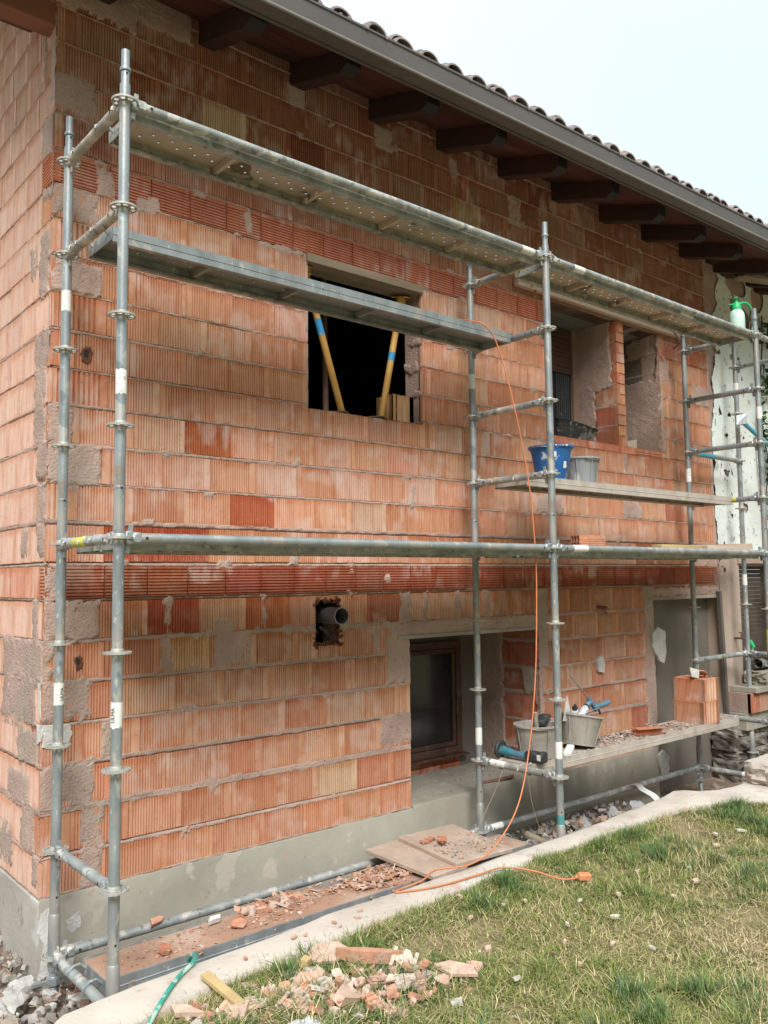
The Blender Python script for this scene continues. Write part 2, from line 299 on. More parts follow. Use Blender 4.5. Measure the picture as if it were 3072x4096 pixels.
def np_mesh(name, V, F, mat, parent=None, cols=None, bl=None, smooth=False, **k):
    me = bpy.data.meshes.new(name); V = np.asarray(V, dtype=np.float32); F = np.asarray(F, dtype=np.int32)
    me.vertices.add(len(V)); me.vertices.foreach_set('co', V.ravel())
    nf, kk = F.shape; me.loops.add(nf*kk); me.loops.foreach_set('vertex_index', F.ravel())
    me.polygons.add(nf); me.polygons.foreach_set('loop_start', np.arange(0, nf*kk, kk, dtype=np.int32))
    me.polygons.foreach_set('loop_total', np.full(nf, kk, dtype=np.int32))
    me.polygons.foreach_set('use_smooth', np.full(nf, smooth, dtype=bool))
    me.materials.append(mat); me.update(calc_edges=True); me.validate()
    if cols is not None:
        c = np.ones((len(V), 4), dtype=np.float32); c[:, :3] = cols
        me.attributes.new('Col', 'FLOAT_COLOR', 'POINT').data.foreach_set('color', c.ravel())
    if bl is not None: me.attributes.new('BL', 'FLOAT_VECTOR', 'POINT').data.foreach_set('vector', np.asarray(bl, dtype=np.float32).ravel())
    o = bpy.data.objects.new(name, me); COL.objects.link(o)
    if parent is not None: o.parent = parent
    return tag(o, **k)
def copy_tree(o, parent=None):
    c = o.copy(); COL.objects.link(c); c.parent = parent
    for ch in [x for x in bpy.data.objects if x.parent == o]: copy_tree(ch, c)
    return c
def vnoise(x, y, scale, seed, octv=3):
    """value noise in numpy, 0..1"""
    t = np.zeros_like(x, dtype=np.float64); amp = 1.; tot = 0.
    for o in range(octv):
        rs = np.random.RandomState(seed*13+o); G = rs.rand(256, 256)
        X = x*scale*2**o+31.7*o+500; Y = y*scale*2**o+17.3*o+500
        xi = np.floor(X).astype(int); yi = np.floor(Y).astype(int); fx = X-xi; fy = Y-yi
        fx = fx*fx*(3-2*fx); fy = fy*fy*(3-2*fy); a = G[xi % 256, yi % 256]; b = G[(xi+1) % 256, yi % 256]; c = G[xi % 256, (yi+1) % 256]; d = G[(xi+1) % 256, (yi+1) % 256]
        t += amp*((a*(1-fx)+b*fx)*(1-fy)+(c*(1-fx)+d*fx)*fy); tot += amp; amp *= .55
    return t/tot
# ------------------------------------------------------------------ the brick house
YW = .92; XC = -.012; XE = 6.84
house = empty('brick_house', (0, 0, 0))
tag(house, 'unplastered house of ribbed orange clay blocks with tiled eaves and open window holes', 'house')
OPEN = [(1.655, 2.685, -1.065, -.012), (4.17, 5.88, -.99, .205), (2.52, 3.93, -3.785, -2.62), (5.62, 6.86, -4.6, -2.40), (1.705, 1.90, -2.625, -2.325)]
PAL = [((.62, .335, .215), 8), ((.59, .295, .18), 8), ((.67, .39, .27), 6), ((.66, .43, .30), 2.5), ((.55, .25, .15), 2.5), ((.41, .14, .085), .6), ((.69, .49, .39), 2)]
def pick(rnd):
    t = rnd.random()*sum(w for _, w in PAL)
    for c, w in PAL:
        t -= w
        if t <= 0: break
    k = rnd.uniform(.93, 1.06); c = tuple(.7*x+.3*y for x, y in zip(c, (.63, .35, .225))); return tuple(x*k*rnd.uniform(.97, 1.03) for x in c)
class Blocks:
    def __init__(s, F): s.F = F; s.V = []; s.Q = []; s.C = []; s.B = []; s.n = 0
    def block(s, a0, a1, b0, b1, vert=True, col=(.6, .3, .2), seed=0., d0=0., plain=None, pitch=.0158, dep=.0065, rnd=random, full=None):
        if a1-a0 < .012 or b1-b0 < .012: return
        fa0, fa1, fb0, fb1 = full or (a0, a1, b0, b1)
        u0, u1 = (a0, a1) if vert else (b0, b1)
        prof = [(u0, -.04), (u0, 0.)]
        if pitch:
            ps, pe = plain if plain else (0, 0)
            u = u0+.004+ps
            while u < u1-pe-pitch-.002:
                g = pitch*.40; w = rnd.uniform(-.0006, .0006)
                prof += [(u, 0.), (u+.0010, -dep), (u+g+w, -dep), (u+g+.0010+w, 0.)]
                u += pitch
        prof += [(u1, 0.), (u1, -.04)]
        P = np.array(prof); n = len(P); w0, w1 = (b0, b1) if vert else (a0, a1)
        rows = []
        for k, w in enumerate((w0, w0, w1, w1)):
            d = P[:, 1].copy()
            if k in (0, 3): d[:] = -.04
            jit = np.zeros(n)
            if k in (1, 2) and pitch: jit = np.array([rnd.uniform(-.0022, .0022) for _ in range(n)])
            ww = w+jit
            A, B = (P[:, 0], ww) if vert else (ww, P[:, 0])
            rows.append(np.stack([A, B+0*A, d+d0], 1))
        X = np.concatenate(rows); i = np.arange(n-1)
        for r in range(3): s.Q.append(np.stack([r*n+i, r*n+i+1, (r+1)*n+i+1, (r+1)*n+i], 1)+s.n)
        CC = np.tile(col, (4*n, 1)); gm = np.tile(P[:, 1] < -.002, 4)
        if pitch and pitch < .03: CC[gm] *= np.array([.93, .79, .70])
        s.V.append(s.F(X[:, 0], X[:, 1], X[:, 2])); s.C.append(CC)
        s.B.append(np.stack([(X[:, 0]-fa0)/(fa1-fa0), (X[:, 1]-fb0)/(fb1-fb0), np.full(4*n, seed)], 1)); s.n += 4*n
    def clipped(s, a0, a1, b0, b1, opens, **k):
        full = (a0, a1, b0, b1); rs = [full]
        for (x0, x1, z0, z1) in opens:
            nr = []
            for (p, q, r, t) in rs:
                if q <= x0 or p >= x1 or t <= z0 or r >= z1: nr.append((p, q, r, t)); continue
                m0, m1 = max(p, x0), min(q, x1)
                if p < x0: nr.append((p, x0, r, t))
                if q > x1: nr.append((x1, q, r, t))
                if r < z0: nr.append((m0, m1, r, z0))
                if t > z1: nr.append((m0, m1, z1, t))
            rs = nr
        for (p, q, r, t) in rs: s.block(p, q, r, t, full=full, **k)
    def build(s, name, parent, **k):
        return np_mesh(name, np.concatenate(s.V), np.concatenate(s.Q), M['brick'], parent, np.concatenate(s.C), np.concatenate(s.B), **k)
Ff = lambda a, b, d: np.stack([a, YW-d, b], 1)
Fs = lambda a, b, d: np.stack([XC-d, a, b], 1)
CZ = [-3.79, -3.60, -3.37, -3.14, -2.935, -2.715, -2.505, -2.285, -2.10, -1.87, -1.665, -1.455, -1.24, -1.045, -.835, -.625, -.425, -.225, -.03, .165, .37, .575, .78, .985, 1.19, 1.40]
PH = [.653, .458, .673, .521, .726, .629, .556, None, .616, .461, .636, .463, .616, .432, .606, .467, .62, .47, None, .61, .46, .564, .711, .55, .70]
SPECIAL = {}   # (course, index near x) -> colour
def near(ci, x0, x1, c): SPECIAL[(ci, x0, x1)] = c
near(12-1, .77, 1.10, (.46, .15, .06)); near(21, .8, 1.2, (.68, .56, .38)); near(6, 2.0, 2.28, (.30, .075, .045)); near(6, .62, .95, (.40, .11, .055)); near(8, .3, .9, (.44, .12, .065)); near(6, 1.05, 1.4, (.52, .2, .1))
near(5, .70, .97, (.60, .38, .20)); near(9, 1.08, 1.4, (.48, .15, .075)); near(3, 1.7, 1.9, (.60, .42, .26)); near(1, 1.8, 2.05, (.62, .45, .30)); near(20, 3.2, 3.4, (.52, .38, .2)); near(21, 2.9, 3.3, (.55, .42, .24)); near(20, 4.9, 5.1, (.55, .4, .22))
for x_ in ((.77, 1.1), (1.4, 1.7), (2.0, 2.3), (2.6, 2.9)): near(10, *x_, (.67, .45, .36))
for x_ in ((.2, .6), (.75, 1.0)): near(10, *x_, (.65, .40, .30))
bk = Blocks(Ff); rnd = random.Random(3)
for ci in range(len(CZ)-1):
    z0, z1 = CZ[ci], CZ[ci+1]; h = z1-z0
    if PH[ci] is None:
        p = .248; x = .552-p*10; gap = .008
        while x < XE:
            a, b = max(x, XC+.001), min(x+p-gap, XE)
            if b > a: bk.clipped(a, b, z0+.009, z1-.008, OPEN, vert=False, col=tuple(c*rnd.uniform(.9, 1.05) for c in ((.38, .13, .078) if ci < 10 else (.54, .215, .135))), seed=rnd.random(), d0=rnd.uniform(-.001, .001)+(.006 if ci < 10 else 0), pitch=.0178, dep=.006, rnd=rnd)
            x += p
        continue
    per = .310 if ci > 8 else .317
    bh = .192; g = max(.010, h-bh); x = PH[ci]-per*10
    while x < XE:
        xe = x+per-rnd.choice((.002, .003, .0045)); a, b = max(x, XC+.001), min(xe, XE)
        cx = (a+b)/2; col = pick(rnd)
        if ci >= 19: kk_ = (.80, .78, .70, .62, .56, .54)[min(5, ci-19)]; col = tuple(c*k*kk_/.8 for c, k in zip(col, (.80, .75, .73)))  # upper courses stained browner; eave shade also painted in, deeper towards the top
        for (cc, q0, q1), v in SPECIAL.items():
            if cc == ci and q0 <= cx <= q1: col = v
        if b > a+.01:
            pl = (0, .03) if rnd.random() < .7 else (.03, 0)
            if rnd.random() < .25: pl = (.016, .016)
            fl = dict(pitch=.040, dep=.014, plain=(.02, .0)) if (b > XE-.16 and ci in (9, 11, 13)) else (dict(pitch=.028, dep=.010, plain=(0, .02)) if (a < .02 and ci in (9, 12, 14, 16)) else {})
            if fl: pl = fl.pop('plain')
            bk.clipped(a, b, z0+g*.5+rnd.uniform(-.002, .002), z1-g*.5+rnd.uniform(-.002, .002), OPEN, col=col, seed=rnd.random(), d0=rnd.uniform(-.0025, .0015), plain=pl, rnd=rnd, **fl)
        x += per
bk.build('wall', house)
# mortar sheet: squeezed joints, thick patches, with the openings cut out
def mortar_sheet(F, a0, a1, lines, patches, opens, name, da=.011, seed=1, vj=()):
    zs = []
    for i, z in enumerate(lines):
        if i: zs += list(np.linspace(lines[i-1]+.022, z-.022, 7))
        zs += [z-.022, z-.016, z-.011, z-.006, z, z+.006, z+.011, z+.016, z+.022]
    for (x0, x1, z0, z1) in opens: zs += [z0, z1]
    zs = np.array(sorted(set(round(z, 4) for z in zs if lines[0] <= z <= lines[-1])))
    xs = np.arange(a0, a1+da*.5, da); xs = np.array(sorted(set(np.round(xs, 4)) | set(round(v, 4) for o in opens for v in o[:2] if a0 < v < a1)))
    A, B = np.meshgrid(xs, zs); hgt = np.full(A.shape, -.016)
    n1 = vnoise(A, B, 26, seed); n2 = vnoise(A, B, 90, seed+1, 2); n3 = vnoise(A, B, 3.1, seed+2)
    for i, z in enumerate(lines):
        g = .018
        if i and i < len(lines)-1: g = min(max((lines[i+1]-lines[i-1])/2-.192, .010), .045)
        jw = g*.5+.0005+.006*(n3-.5)
        m_ = np.clip((jw+n1*.008-np.abs(B-z+.004*(n1-.5)))/.006, 0, 1); hgt = np.maximum(hgt, -.016+m_*(.0115+.006*n2+.005*(n1-.3)))
    for (x0, x1, z0, z1, amp) in patches:
        sd = np.minimum(np.minimum(A-x0, x1-A), np.minimum(B-z0, z1-B))+(n1-.5)*.05+(n2-.5)*.012
        m_ = np.clip(sd/.008+.5, 0, 1); hgt = np.where(m_ > 0, np.maximum(hgt, -.016+m_*(.0165+amp+.009*(n1-.5)+.006*(n2-.5))), hgt)
    V = F(A.ravel(), B.ravel(), hgt.ravel()); nx = len(xs); j, i = np.meshgrid(np.arange(len(zs)-1), np.arange(nx-1), indexing='ij')
    cx = (xs[:-1]+xs[1:])[i]/2; cz = (zs[:-1]+zs[1:])[j]/2; keep = np.ones(cx.shape, bool)
    for (x0, x1, z0, z1) in opens: keep &= ~((cx > x0) & (cx < x1) & (cz > z0) & (cz < z1))
    j, i = j[keep], i[keep]; Q = np.stack([j*nx+i, j*nx+i+1, (j+1)*nx+i+1, (j+1)*nx+i], 1)
    return np_mesh(name, V, Q, M['mortar'], house, smooth=True)
PATCH = [(-.02, .22, .39, .62, .002), (-.02, .24, -.21, -.03, .002), (.22, .33, -.04, .14, .0), (-.02, .27, -.62, -.44, .003), (-.02, .12, -1.46, -1.25, .002), (-.02, .27, -1.665, -1.46, .003), (.09, .15, -1.86, -1.68, .0),
 (-.02, .28, -2.49, -2.29, .004), (-.02, .03, -2.70, -2.5, .002), (-.02, .24, -2.92, -2.71, .003), (-.02, .09, -2.29, -2.10, .007), (-.02, .26, -3.36, -3.14, .003), (.19, .32, -3.79, -3.36, .001), (.30, .36, -3.14, -2.93, .001),
 (.655, .705, -2.50, -2.29, .002), (.63, .70, -2.70, -2.49, .002), (.97, 1.11, -2.70, -2.42, .003), (.67, 1.30, -2.525, -2.49, .003), (1.10, 1.18, -2.68, -2.5, .002), (1.30, 1.34, -2.5, -2.29, .001), (1.18, 1.22, -2.71, -2.5, .001), (1.45, 1.72, -2.53, -2.48, .002), (1.9, 2.35, -2.53, -2.485, .003), (2.18, 2.24, -2.7, -2.5, .002),
 (2.30, 2.53, -2.92, -2.60, .004), (2.24, 2.53, -3.34, -3.13, .003), (2.33, 3.95, -2.615, -2.50, .004), (2.42, 2.55, -2.5, -2.29, .002), (2.66, 2.70, -2.5, -2.29, .002), (2.98, 3.05, -2.5, -2.29, .001), (3.3, 3.36, -2.5, -2.29, .002), (3.93, 4.06, -2.93, -2.29, .004), (3.93, 4.03, -3.79, -3.3, .002), (3.93, 4.0, -3.3, -2.93, .002),
 (5.47, 5.63, -3.79, -2.30, .003), (5.45, 5.62, -2.4, -2.29, .003), (5.60, 6.86, -2.40, -2.31, .004), (5.19, 5.50, -1.66, -1.50, .003), (3.97, 4.30, -1.66, -1.50, .003), (5.88, 6.06, -.26, -.05, .003), (5.88, 5.95, -.99, -.26, .003), (6.80, 6.86, -2.3, 1.3, .002), (6.5, 6.8, -.42, -.22, .001), (5.22, 5.28, -1.22, -1.05, .002), (6.4, 6.86, -2.1, -1.95, .003),
 (1.04, 1.10, -2.93, -2.90, .002), (1.53, 1.6, -1.46, -1.4, .002), (1.50, 1.58, -2.1, -2.02, .005), (2.29, 2.36, -2.24, -2.14, .008), (.95, 1.0, -3.42, -3.34, .004), (.45, .6, -.06, .04, .002), (1.18, 1.23, .0, .17, .001), (1.28, 1.6, -.06, -.02, .001), (-.02, .45, 1.0, 1.42, .003), (.4, .8, 1.08, 1.42, .003), (1.5, 1.64, .98, 1.13, .001), (2.25, 2.42, .92, 1.1, .001), (3.0, 3.1, .92, 1.1, .001), (3.68, 3.85, .75, 1.0, .001),
 (1.64, 1.66, -1.1, -.02, .0), (.44, .47, -2.04, -1.9, .001), (3.34, 3.4, -1.24, -1.05, .001), (3.5, 3.56, -1.45, -1.3, .002), (2.55, 2.6, -1.66, -1.5, .001)]
rp = random.Random(11)
for _ in range(105):   # small random smears and squeezed lumps along the joints
    x = rp.uniform(.2, 6.6); z = rp.choice(CZ[1:-1])+rp.uniform(-.02, .02); w = rp.uniform(.02, .09); PATCH.append((x, x+w, z-rp.uniform(.012, .04), z+rp.uniform(.01, .03), rp.uniform(0, .003)))
mortar_sheet(Ff, XC-.004, XE, CZ, PATCH, OPEN, 'mortar')
# gable side wall (faces -X)
def side_f(a): return 1.02+(a-YW)*.34
bs = Blocks(Fs); rnd = random.Random(5); YB = 5.6
CZs = list(CZ)
while CZs[-1] < 2.8: CZs.append(CZs[-1]+.205)
for ci in range(len(CZs)-1):
    z0, z1 = CZs[ci], CZs[ci+1]
    if ci == 7:
        bs.block(YW+.001, YW+.10, z0+.009, z1-.008, vert=False, col=(.58, .24, .13), seed=.2, pitch=.0178, rnd=rnd)
        x = YW+.112
        while x < YB: bs.block(x, x+.11, z0+.009, z1-.008, col=(.66, .36, .26), seed=rnd.random(), pitch=.008, dep=.003, rnd=rnd); x += .122
        continue
    if ci == 18: bs.block(YW+.001, YW+.19, z0+.009, z1-.008, vert=False, col=(.56, .21, .12), seed=.4, pitch=.0178, rnd=rnd)
    bh = .192; g = max(.010, z1-z0-bh); per = .262; st = YW+.19 if (ci % 2 or ci == 18) else YW+.001
    x = st-(0 if ci % 2 == 0 else .0); first = True
    if ci % 2 and ci != 18: bs.block(YW+.001, YW+.188, z0+g*.5, z1-g*.5, col=pick(rnd), seed=rnd.random(), pitch=.026 if rnd.random() < .4 else .0132, rnd=rnd, d0=-.002)
    while x < YB:
        xe = min(x+per-.004, YB); col = tuple(.25*c+.75*q_ for c, q_ in zip(pick(rnd), (.77, .57, .48)))  # blended pale: haze and brighter light on this side put into the colour
        if z1 < side_f(x)+.35: bs.block(x, xe, z0+g*.5+rnd.uniform(-.002, .002), z1-g*.5+rnd.uniform(-.002, .002), col=col, seed=rnd.random(), d0=rnd.uniform(-.004, .002), plain=(.035, 0), pitch=.0125, dep=.004, rnd=rnd)
        x += per
bs.build('side_wall', house)
SP = [(YW-.01, YW+.10, -1.0, -.82, .004), (YW-.01, YW+.17, -.1, -.03, .003), (YW+.02, YW+.2, .15, .38, .004), (YW-.01, YW+.08, .42, .95, .003), (YW+.04, YW+.2, -.64, -.25, .003), (YW+.05, YW+.24, -1.46, -.84, .003), (YW-.01, YW+.17, -1.65, -1.45, .005), (YW+.02, YW+.16, -2.05, -1.66, .004), (YW+.1, YW+.2, -2.5, -2.28, .003), (YW+.02, YW+.5, -2.75, -2.5, .002), (YW+.06, YW+.4, -3.15, -2.95, .003), (YW+.1, YW+.3, -3.6, -3.35, .003), (YW+.02, YW+.12, -3.75, -3.6, .003), (YW+.3, YW+.7, -3.0, -2.5, .001), (YW+.12, YW+.3, -2.95, -2.7, .003), (YW+.2, YW+.55, -3.4, -3.2, .002), (YW+.45, YW+.7, -3.75, -3.5, .002), (YW+.25, YW+.36, -.5, -.3, .002), (YW+.3, YW+.42, -2.05, -1.9, .003), (YW+.16, YW+.22, .6, .9, .002)]
mortar_sheet(Fs, YW-.003, 4.2, CZs[:33], SP, [(YW-1, 9, 1.42, 9)] if False else [], 'side_mortar', da=.014, seed=6)
# white gypsum patch wrapped round the corner and chips on the plinth
def chip(name, pts, F, d0, th, mat, parent, n=4, seed=0, **k):
    """irregular flake: outline in (a,b), sitting d0..d0+th proud of the wall"""
    rr = random.Random(seed); P = []
    for i, p in enumerate(pts):
        q = pts[(i+1) % len(pts)]
        for t in range(n):
            f = t/n; L_ = math.hypot(q[0]-p[0], q[1]-p[1]); P.append((p[0]*(1-f)+q[0]*f+rr.uniform(-.11, .11)*L_/n*2, p[1]*(1-f)+q[1]*f+rr.uniform(-.11, .11)*L_/n*2))
    cx = sum(p[0] for p in P)/len(P); cy = sum(p[1] for p in P)/len(P); V = []; nP = len(P)
    for (sc_, d) in ((1, d0), (1, d0+th*.55), (.97, d0+th), (.6, d0+th*1.0)): V += [(cx+(a-cx)*sc_, cy+(b-cy)*sc_, d+(rr.uniform(-.0015, .0015) if sc_ < 1 else 0)) for a, b in P]
    V.append((cx, cy, d0+th*1.0)); A = np.array(V); W = F(A[:, 0], A[:, 1], A[:, 2]); fs = []
    for r in range(3): fs += [(r*nP+i, r*nP+(i+1) % nP, (r+1)*nP+(i+1) % nP, (r+1)*nP+i) for i in range(nP)]
    fs += [(3*nP+i, 3*nP+(i+1) % nP, 4*nP) for i in range(nP)]
    b = MB(); b.add([tuple(w) for w in W], fs); return b.build(name, mat, parent, **k)
chip('plaster_patch', [(-.01, -3.04), (.1, -3.06), (.145, -2.99), (.13, -2.93), (-.01, -2.92)], Ff, -.002, .007, M['plaster_white'], house, seed=1)
chip('plaster_patch', [(YW+.0, -3.0), (YW+.06, -3.03), (YW+.07, -2.93), (YW, -2.92)], Fs, -.002, .007, M['plaster_white'], house, seed=2)
chip('plaster_patch', [(YW+.02, -2.9), (YW+.06, -2.86), (YW+.07, -2.72), (YW+.03, -2.70)], Fs, -.002, .006, M['plaster_white'], house, seed=3)
for k_, pts in enumerate([[(.12, -3.93), (.19, -3.89), (.20, -3.97), (.15, -4.0)], [(.10, -4.12), (.16, -4.16), (.20, -4.05), (.13, -4.04)], [(-.005, -3.86), (.04, -3.84), (.08, -4.15), (-.005, -4.2)]]):
    chip('plaster_patch', pts, lambda a, b, d: np.stack([a, YW-.012-d, b], 1), 0, .003, M['plaster_white'], house, seed=10+k_)
for k_, pts in enumerate([[(5.56, -2.74), (5.66, -2.68), (5.78, -2.72), (5.79, -2.92), (5.74, -3.03), (5.66, -3.0), (5.55, -2.86)], [(5.58, -3.86), (5.68, -3.82), (5.76, -3.9), (5.75, -4.08), (5.62, -4.05)]]):
    chip('plaster_patch', pts, Ff, .004, .022, M['plaster_white'], house, n=5, seed=20+k_)
# broken holes in blocks near the corner
def ragged_hole(cx, cz, rx, rz, seed, name='broken_hole'):
    rr = random.Random(seed); n = 18; b = MB(); o = [(cx+rx*math.cos(2*math.pi*i/n)*rr.uniform(.7, 1.2), cz+rz*math.sin(2*math.pi*i/n)*rr.uniform(.7, 1.2)) for i in range(n)]
    V = [(x, YW-.0035, z) for x, z in o]+[(cx+(x-cx)*1.25, YW-.001, cz+(z-cz)*1.25) for x, z in o]
    b.add(V, [(i, (i+1) % n, n+(i+1) % n, n+i) for i in range(n)], 0)
    b.add([(x, YW-.0032, z) for x, z in o], [tuple(range(n))], 1); b.add([(cx+(x-cx)*.6-.004, YW-.0042, cz+(z-cz)*.6+.008) for x, z in o], [tuple(range(n))], 2)
    return b.build(name, [M['red_clay'], M['red_clay'], M['dark']], house)
ragged_hole(.185, -.955, .028, .045, 1); ragged_hole(.17, -2.62, .018, .035, 2)
# wall thickness behind the blocks (reveals)
core = MB()
xs_ = sorted({XC+.03, XE}|{v for o in OPEN for v in o[:2] if v < XE}); TH = .19
for a, b in zip(xs_, xs_[1:]):
    zz = sorted([o[2:] for o in OPEN if o[0] <= (a+b)/2 <= o[1]]); z = -4.4
    for (z0, z1) in zz:
        if z0 > z: core.bb(a, b, YW+.03, YW+TH, z, z0)
        z = z1
    core.bb(a, b, YW+.03, YW+TH, z, 1.42)
core.build('wall_core', M['mortar'], house)
# concrete plinth with ledge
pl = MB()
def plinth(x0, x1, ztop, y0, y1, m=0):
    n = max(2, int((x1-x0)/.05)); rr = random.Random(int(x0*100)+7); V = []
    for i in range(n+1):
        x = x0+(x1-x0)*i/n; w = rr.uniform(-.003, .003); V += [(x, y1, ztop+w), (x, y0+.006, ztop+w+rr.uniform(-.002, .002)), (x, y0, ztop-.008+w), (x, y0, ztop-.6)]
    pl.add(V, [(i*4+k, i*4+4+k, i*4+5+k, i*4+1+k) for i in range(n) for k in range(3)])
plinth(XC+.0, 2.52, -3.792, YW-.012, YW+.18); plinth(2.52, 3.93, -3.775, YW-.012, 1.60); plinth(3.93, 5.62, -3.787, YW-.012, YW+.18)
pl.bb(5.605, 5.618, YW-.012, YW+.25, -4.4, -3.787)
pl.build('plinth', M['concrete'], house, smooth=True)
ps = MB(); ps.bb(XC-.010, XC+.05, YW-.008, YB, -4.4, -3.80); ps.build('side_plinth', M['side_render'], house)
# ---- upper left window hole: reveal, lintel board, dark room
def reveal(x, y0, y1, z0, z1, lines, cols, seed, pitch=.0132, mort=()):
    Fr = lambda a, b, d: np.stack([x-d, a, b], 1); q = Blocks(Fr); rr = random.Random(seed)
    for i in range(len(lines)-1):
        y = y0+.002; k = 0
        while y < y1-.02:
            ye = min(y+rr.choice(cols['w']), y1); q.block(y, ye-.004, max(lines[i], z0)+.008, min(lines[i+1], z1)-.006, col=tuple(c*rr.uniform(.85, 1.1) for c in cols['c']), seed=rr.random(), d0=rr.uniform(-.004, .0), pitch=pitch, rnd=rr, dep=.006); y = ye
    q.build('reveal', house)
    xs2 = np.linspace(y0, y1, max(8, int((y1-y0)/.012))); zs2 = np.linspace(z0, z1, int((z1-z0)/.012)); A, B = np.meshgrid(xs2, zs2)
    n1 = vnoise(A, B, 22, seed); n2 = vnoise(A, B, 80, seed+1, 2); h = np.full(A.shape, -.012)
    for l in lines[1:-1]: h = np.maximum(h, -.012+np.clip((.012+n1*.014-np.abs(B-l))/.006, 0, 1)*(.012+n2*.006))
    for (p, q_, r, t) in mort:
        sd_ = np.minimum(np.minimum(A-p, q_-A), np.minimum(B-r, t-B))+(n1-.5)*.06; h = np.maximum(h, -.012+np.clip(sd_/.008, 0, 1)*(.016+.008*n1+.004*n2))
    V = Fr(A.ravel(), B.ravel(), h.ravel()); nx = len(xs2); j, i = np.meshgrid(np.arange(len(zs2)-1), np.arange(nx-1), indexing='ij'); j = j.ravel(); i = i.ravel()
    np_mesh('reveal_mortar', V, np.stack([j*nx+i, j*nx+i+1, (j+1)*nx+i+1, (j+1)*nx+i], 1), M['mortar'], house, smooth=True)
reveal(2.685, YW, YW+TH, -1.065, -.012, [-1.065]+[z for z in CZ if -1.06 < z < -.02]+[-.012], dict(w=[.19], c=(.50, .15, .08)), 31, pitch=.031, mort=[(YW+.02, YW+.15, -.86, -.80), (YW+.05, YW+.2, -.66, -.58), (YW+.0, YW+.12, -.45, -.40)])
lb = MB(); lb.bb(1.642, 2.69, YW-.022, YW+.19, -.078, -.020); lb.build('lintel_board', M['timber_old'], house, bevel=.004)
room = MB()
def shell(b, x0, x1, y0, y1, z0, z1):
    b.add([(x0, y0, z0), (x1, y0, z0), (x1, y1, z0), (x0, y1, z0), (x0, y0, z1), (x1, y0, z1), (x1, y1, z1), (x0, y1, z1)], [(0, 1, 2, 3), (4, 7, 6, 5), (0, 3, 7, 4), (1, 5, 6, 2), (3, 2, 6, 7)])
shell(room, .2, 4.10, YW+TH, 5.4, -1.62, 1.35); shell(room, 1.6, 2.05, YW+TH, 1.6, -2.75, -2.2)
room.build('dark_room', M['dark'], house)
# ---- upper right double opening
sl_ = MB(); sl_.bb(4.05, 6.02, YW+.004, 1.50, .205, .33); sl_.build('lintel_slab', M['slab'], house)
bt = MB(); bt.box((4.99, YW-.045, .232), (2.56, .05, .05)); bt.build('formwork_batten', M['timber_pale'], house, bevel=.004)
reveal(5.88, YW, 1.45, -.99, .205, [-.99, -.80, -.60, -.39, -.18, .02, .205], dict(w=[.30, .22], c=(.42, .20, .12)), 33, mort=[(YW, 1.5, -1.0, -.24), (YW+.1, 1.3, .0, .2), (YW-.01, YW+.04, -1, .2)])
pil = MB(); zc = -.985; rr = random.Random(9)
pillar_c = []
Fp = lambda a, b, d: np.stack([a, YW-d, b], 1); q = Blocks(Fp); z = -.99; k = 0
while z < .20:
    z2 = min(z+.099, .204); q.block(5.163, 5.285, z+.006, z2-.002, col=tuple(c*rr.uniform(.88, 1.08) for c in (.60, .29, .19)), seed=rr.random(), d0=rr.uniform(-.003, .003), pitch=0, rnd=rr); z = z2
Fq = lambda a, b, d: np.stack([5.163-d, a, b], 1); q2 = Blocks(Fq); z = -.99
while z < .20:
    z2 = min(z+.198, .204); q2.block(YW+.001, YW+.245, z+.006, z2-.002, col=tuple(c*rr.uniform(.82, 1.05) for c in (.54, .22, .13)), seed=rr.random(), d0=rr.uniform(-.003, .001), pitch=.0132 if z < -.7 else 0, rnd=rr); z = z2
q.V += q2.V; q.C += q2.C; q.B += q2.B; q.Q += [f+q.n for f in q2.Q]
q.build('pillar', house)
reveal(5.166, YW+.01, 1.40, -.99, .204, [-.99, -.79, -.6, -.4, -.2, 0, .204], dict(w=[.0] and [.6], c=(.3, .2, .15)), 35, mort=[(YW+.25, 1.5, -1.05, .3), (YW+.06, 1.4, -.44, .3)])
pc = MB(); pc.bb(5.176, 5.27, YW+.03, 1.42, -.99, .204); pc.bb(4.17, 6.05, 1.42, 1.50, -1.1, .34); pc.bb(5.88, 6.05, YW+.2, 1.5, -1.1, .3); pc.bb(4.05, 4.168, YW+.19, 1.5, -1.1, .3); pc.build('back_wall', M['render'], house)
sh = MB()
for i in range(9): sh.box((4.62, 1.385, -.20+i*.045), (.90, .014, .041), m=0)
sh.bb(4.17, 5.08, 1.37, 1.40, -.245, -.222)
shu = sh.build('roller_shutter', M['shutter'], house)
wn = empty('window', (4.62, 1.40, -.6)); wn.parent = house
w_ = MB(); w_.bb(4.17, 5.09, 1.395, 1.405, -.99, -.2); w_.build('pane', M['glass'], wn).location = -wn.location
w_ = MB(); w_.bb(5.08, 5.160, 1.36, 1.41, -.99, .204); w_.build('frame', M['jamb_pale'], wn).location = -wn.location
w_ = MB()
for i in range(7): w_.tube([(4.86+i*.03, 1.39, -.99), (4.86+i*.03, 1.39, -.25)], .010, 6)
w_.build('curtain', M['black'], wn).location = -wn.location
sb = MB(); rr = random.Random(4); x = 4.17
sill_c = Blocks(Ff)
while x < 5.88:
    x2 = min(x+.25, 5.88); sill_c.block(x, x2-.004, -1.05, -.985, vert=False, col=tuple(c*rr.uniform(.9, 1.1) for c in (.56, .23, .135)), seed=rr.random(), d0=.004, pitch=.022 if x > 5.2 else 0, rnd=rr); x = x2
sill_c.build('sill', house)
sb.bb(4.17, 5.88, YW+.01, 1.42, -1.06, -.990); sb.build('sill_bed', M['mortar'], house)
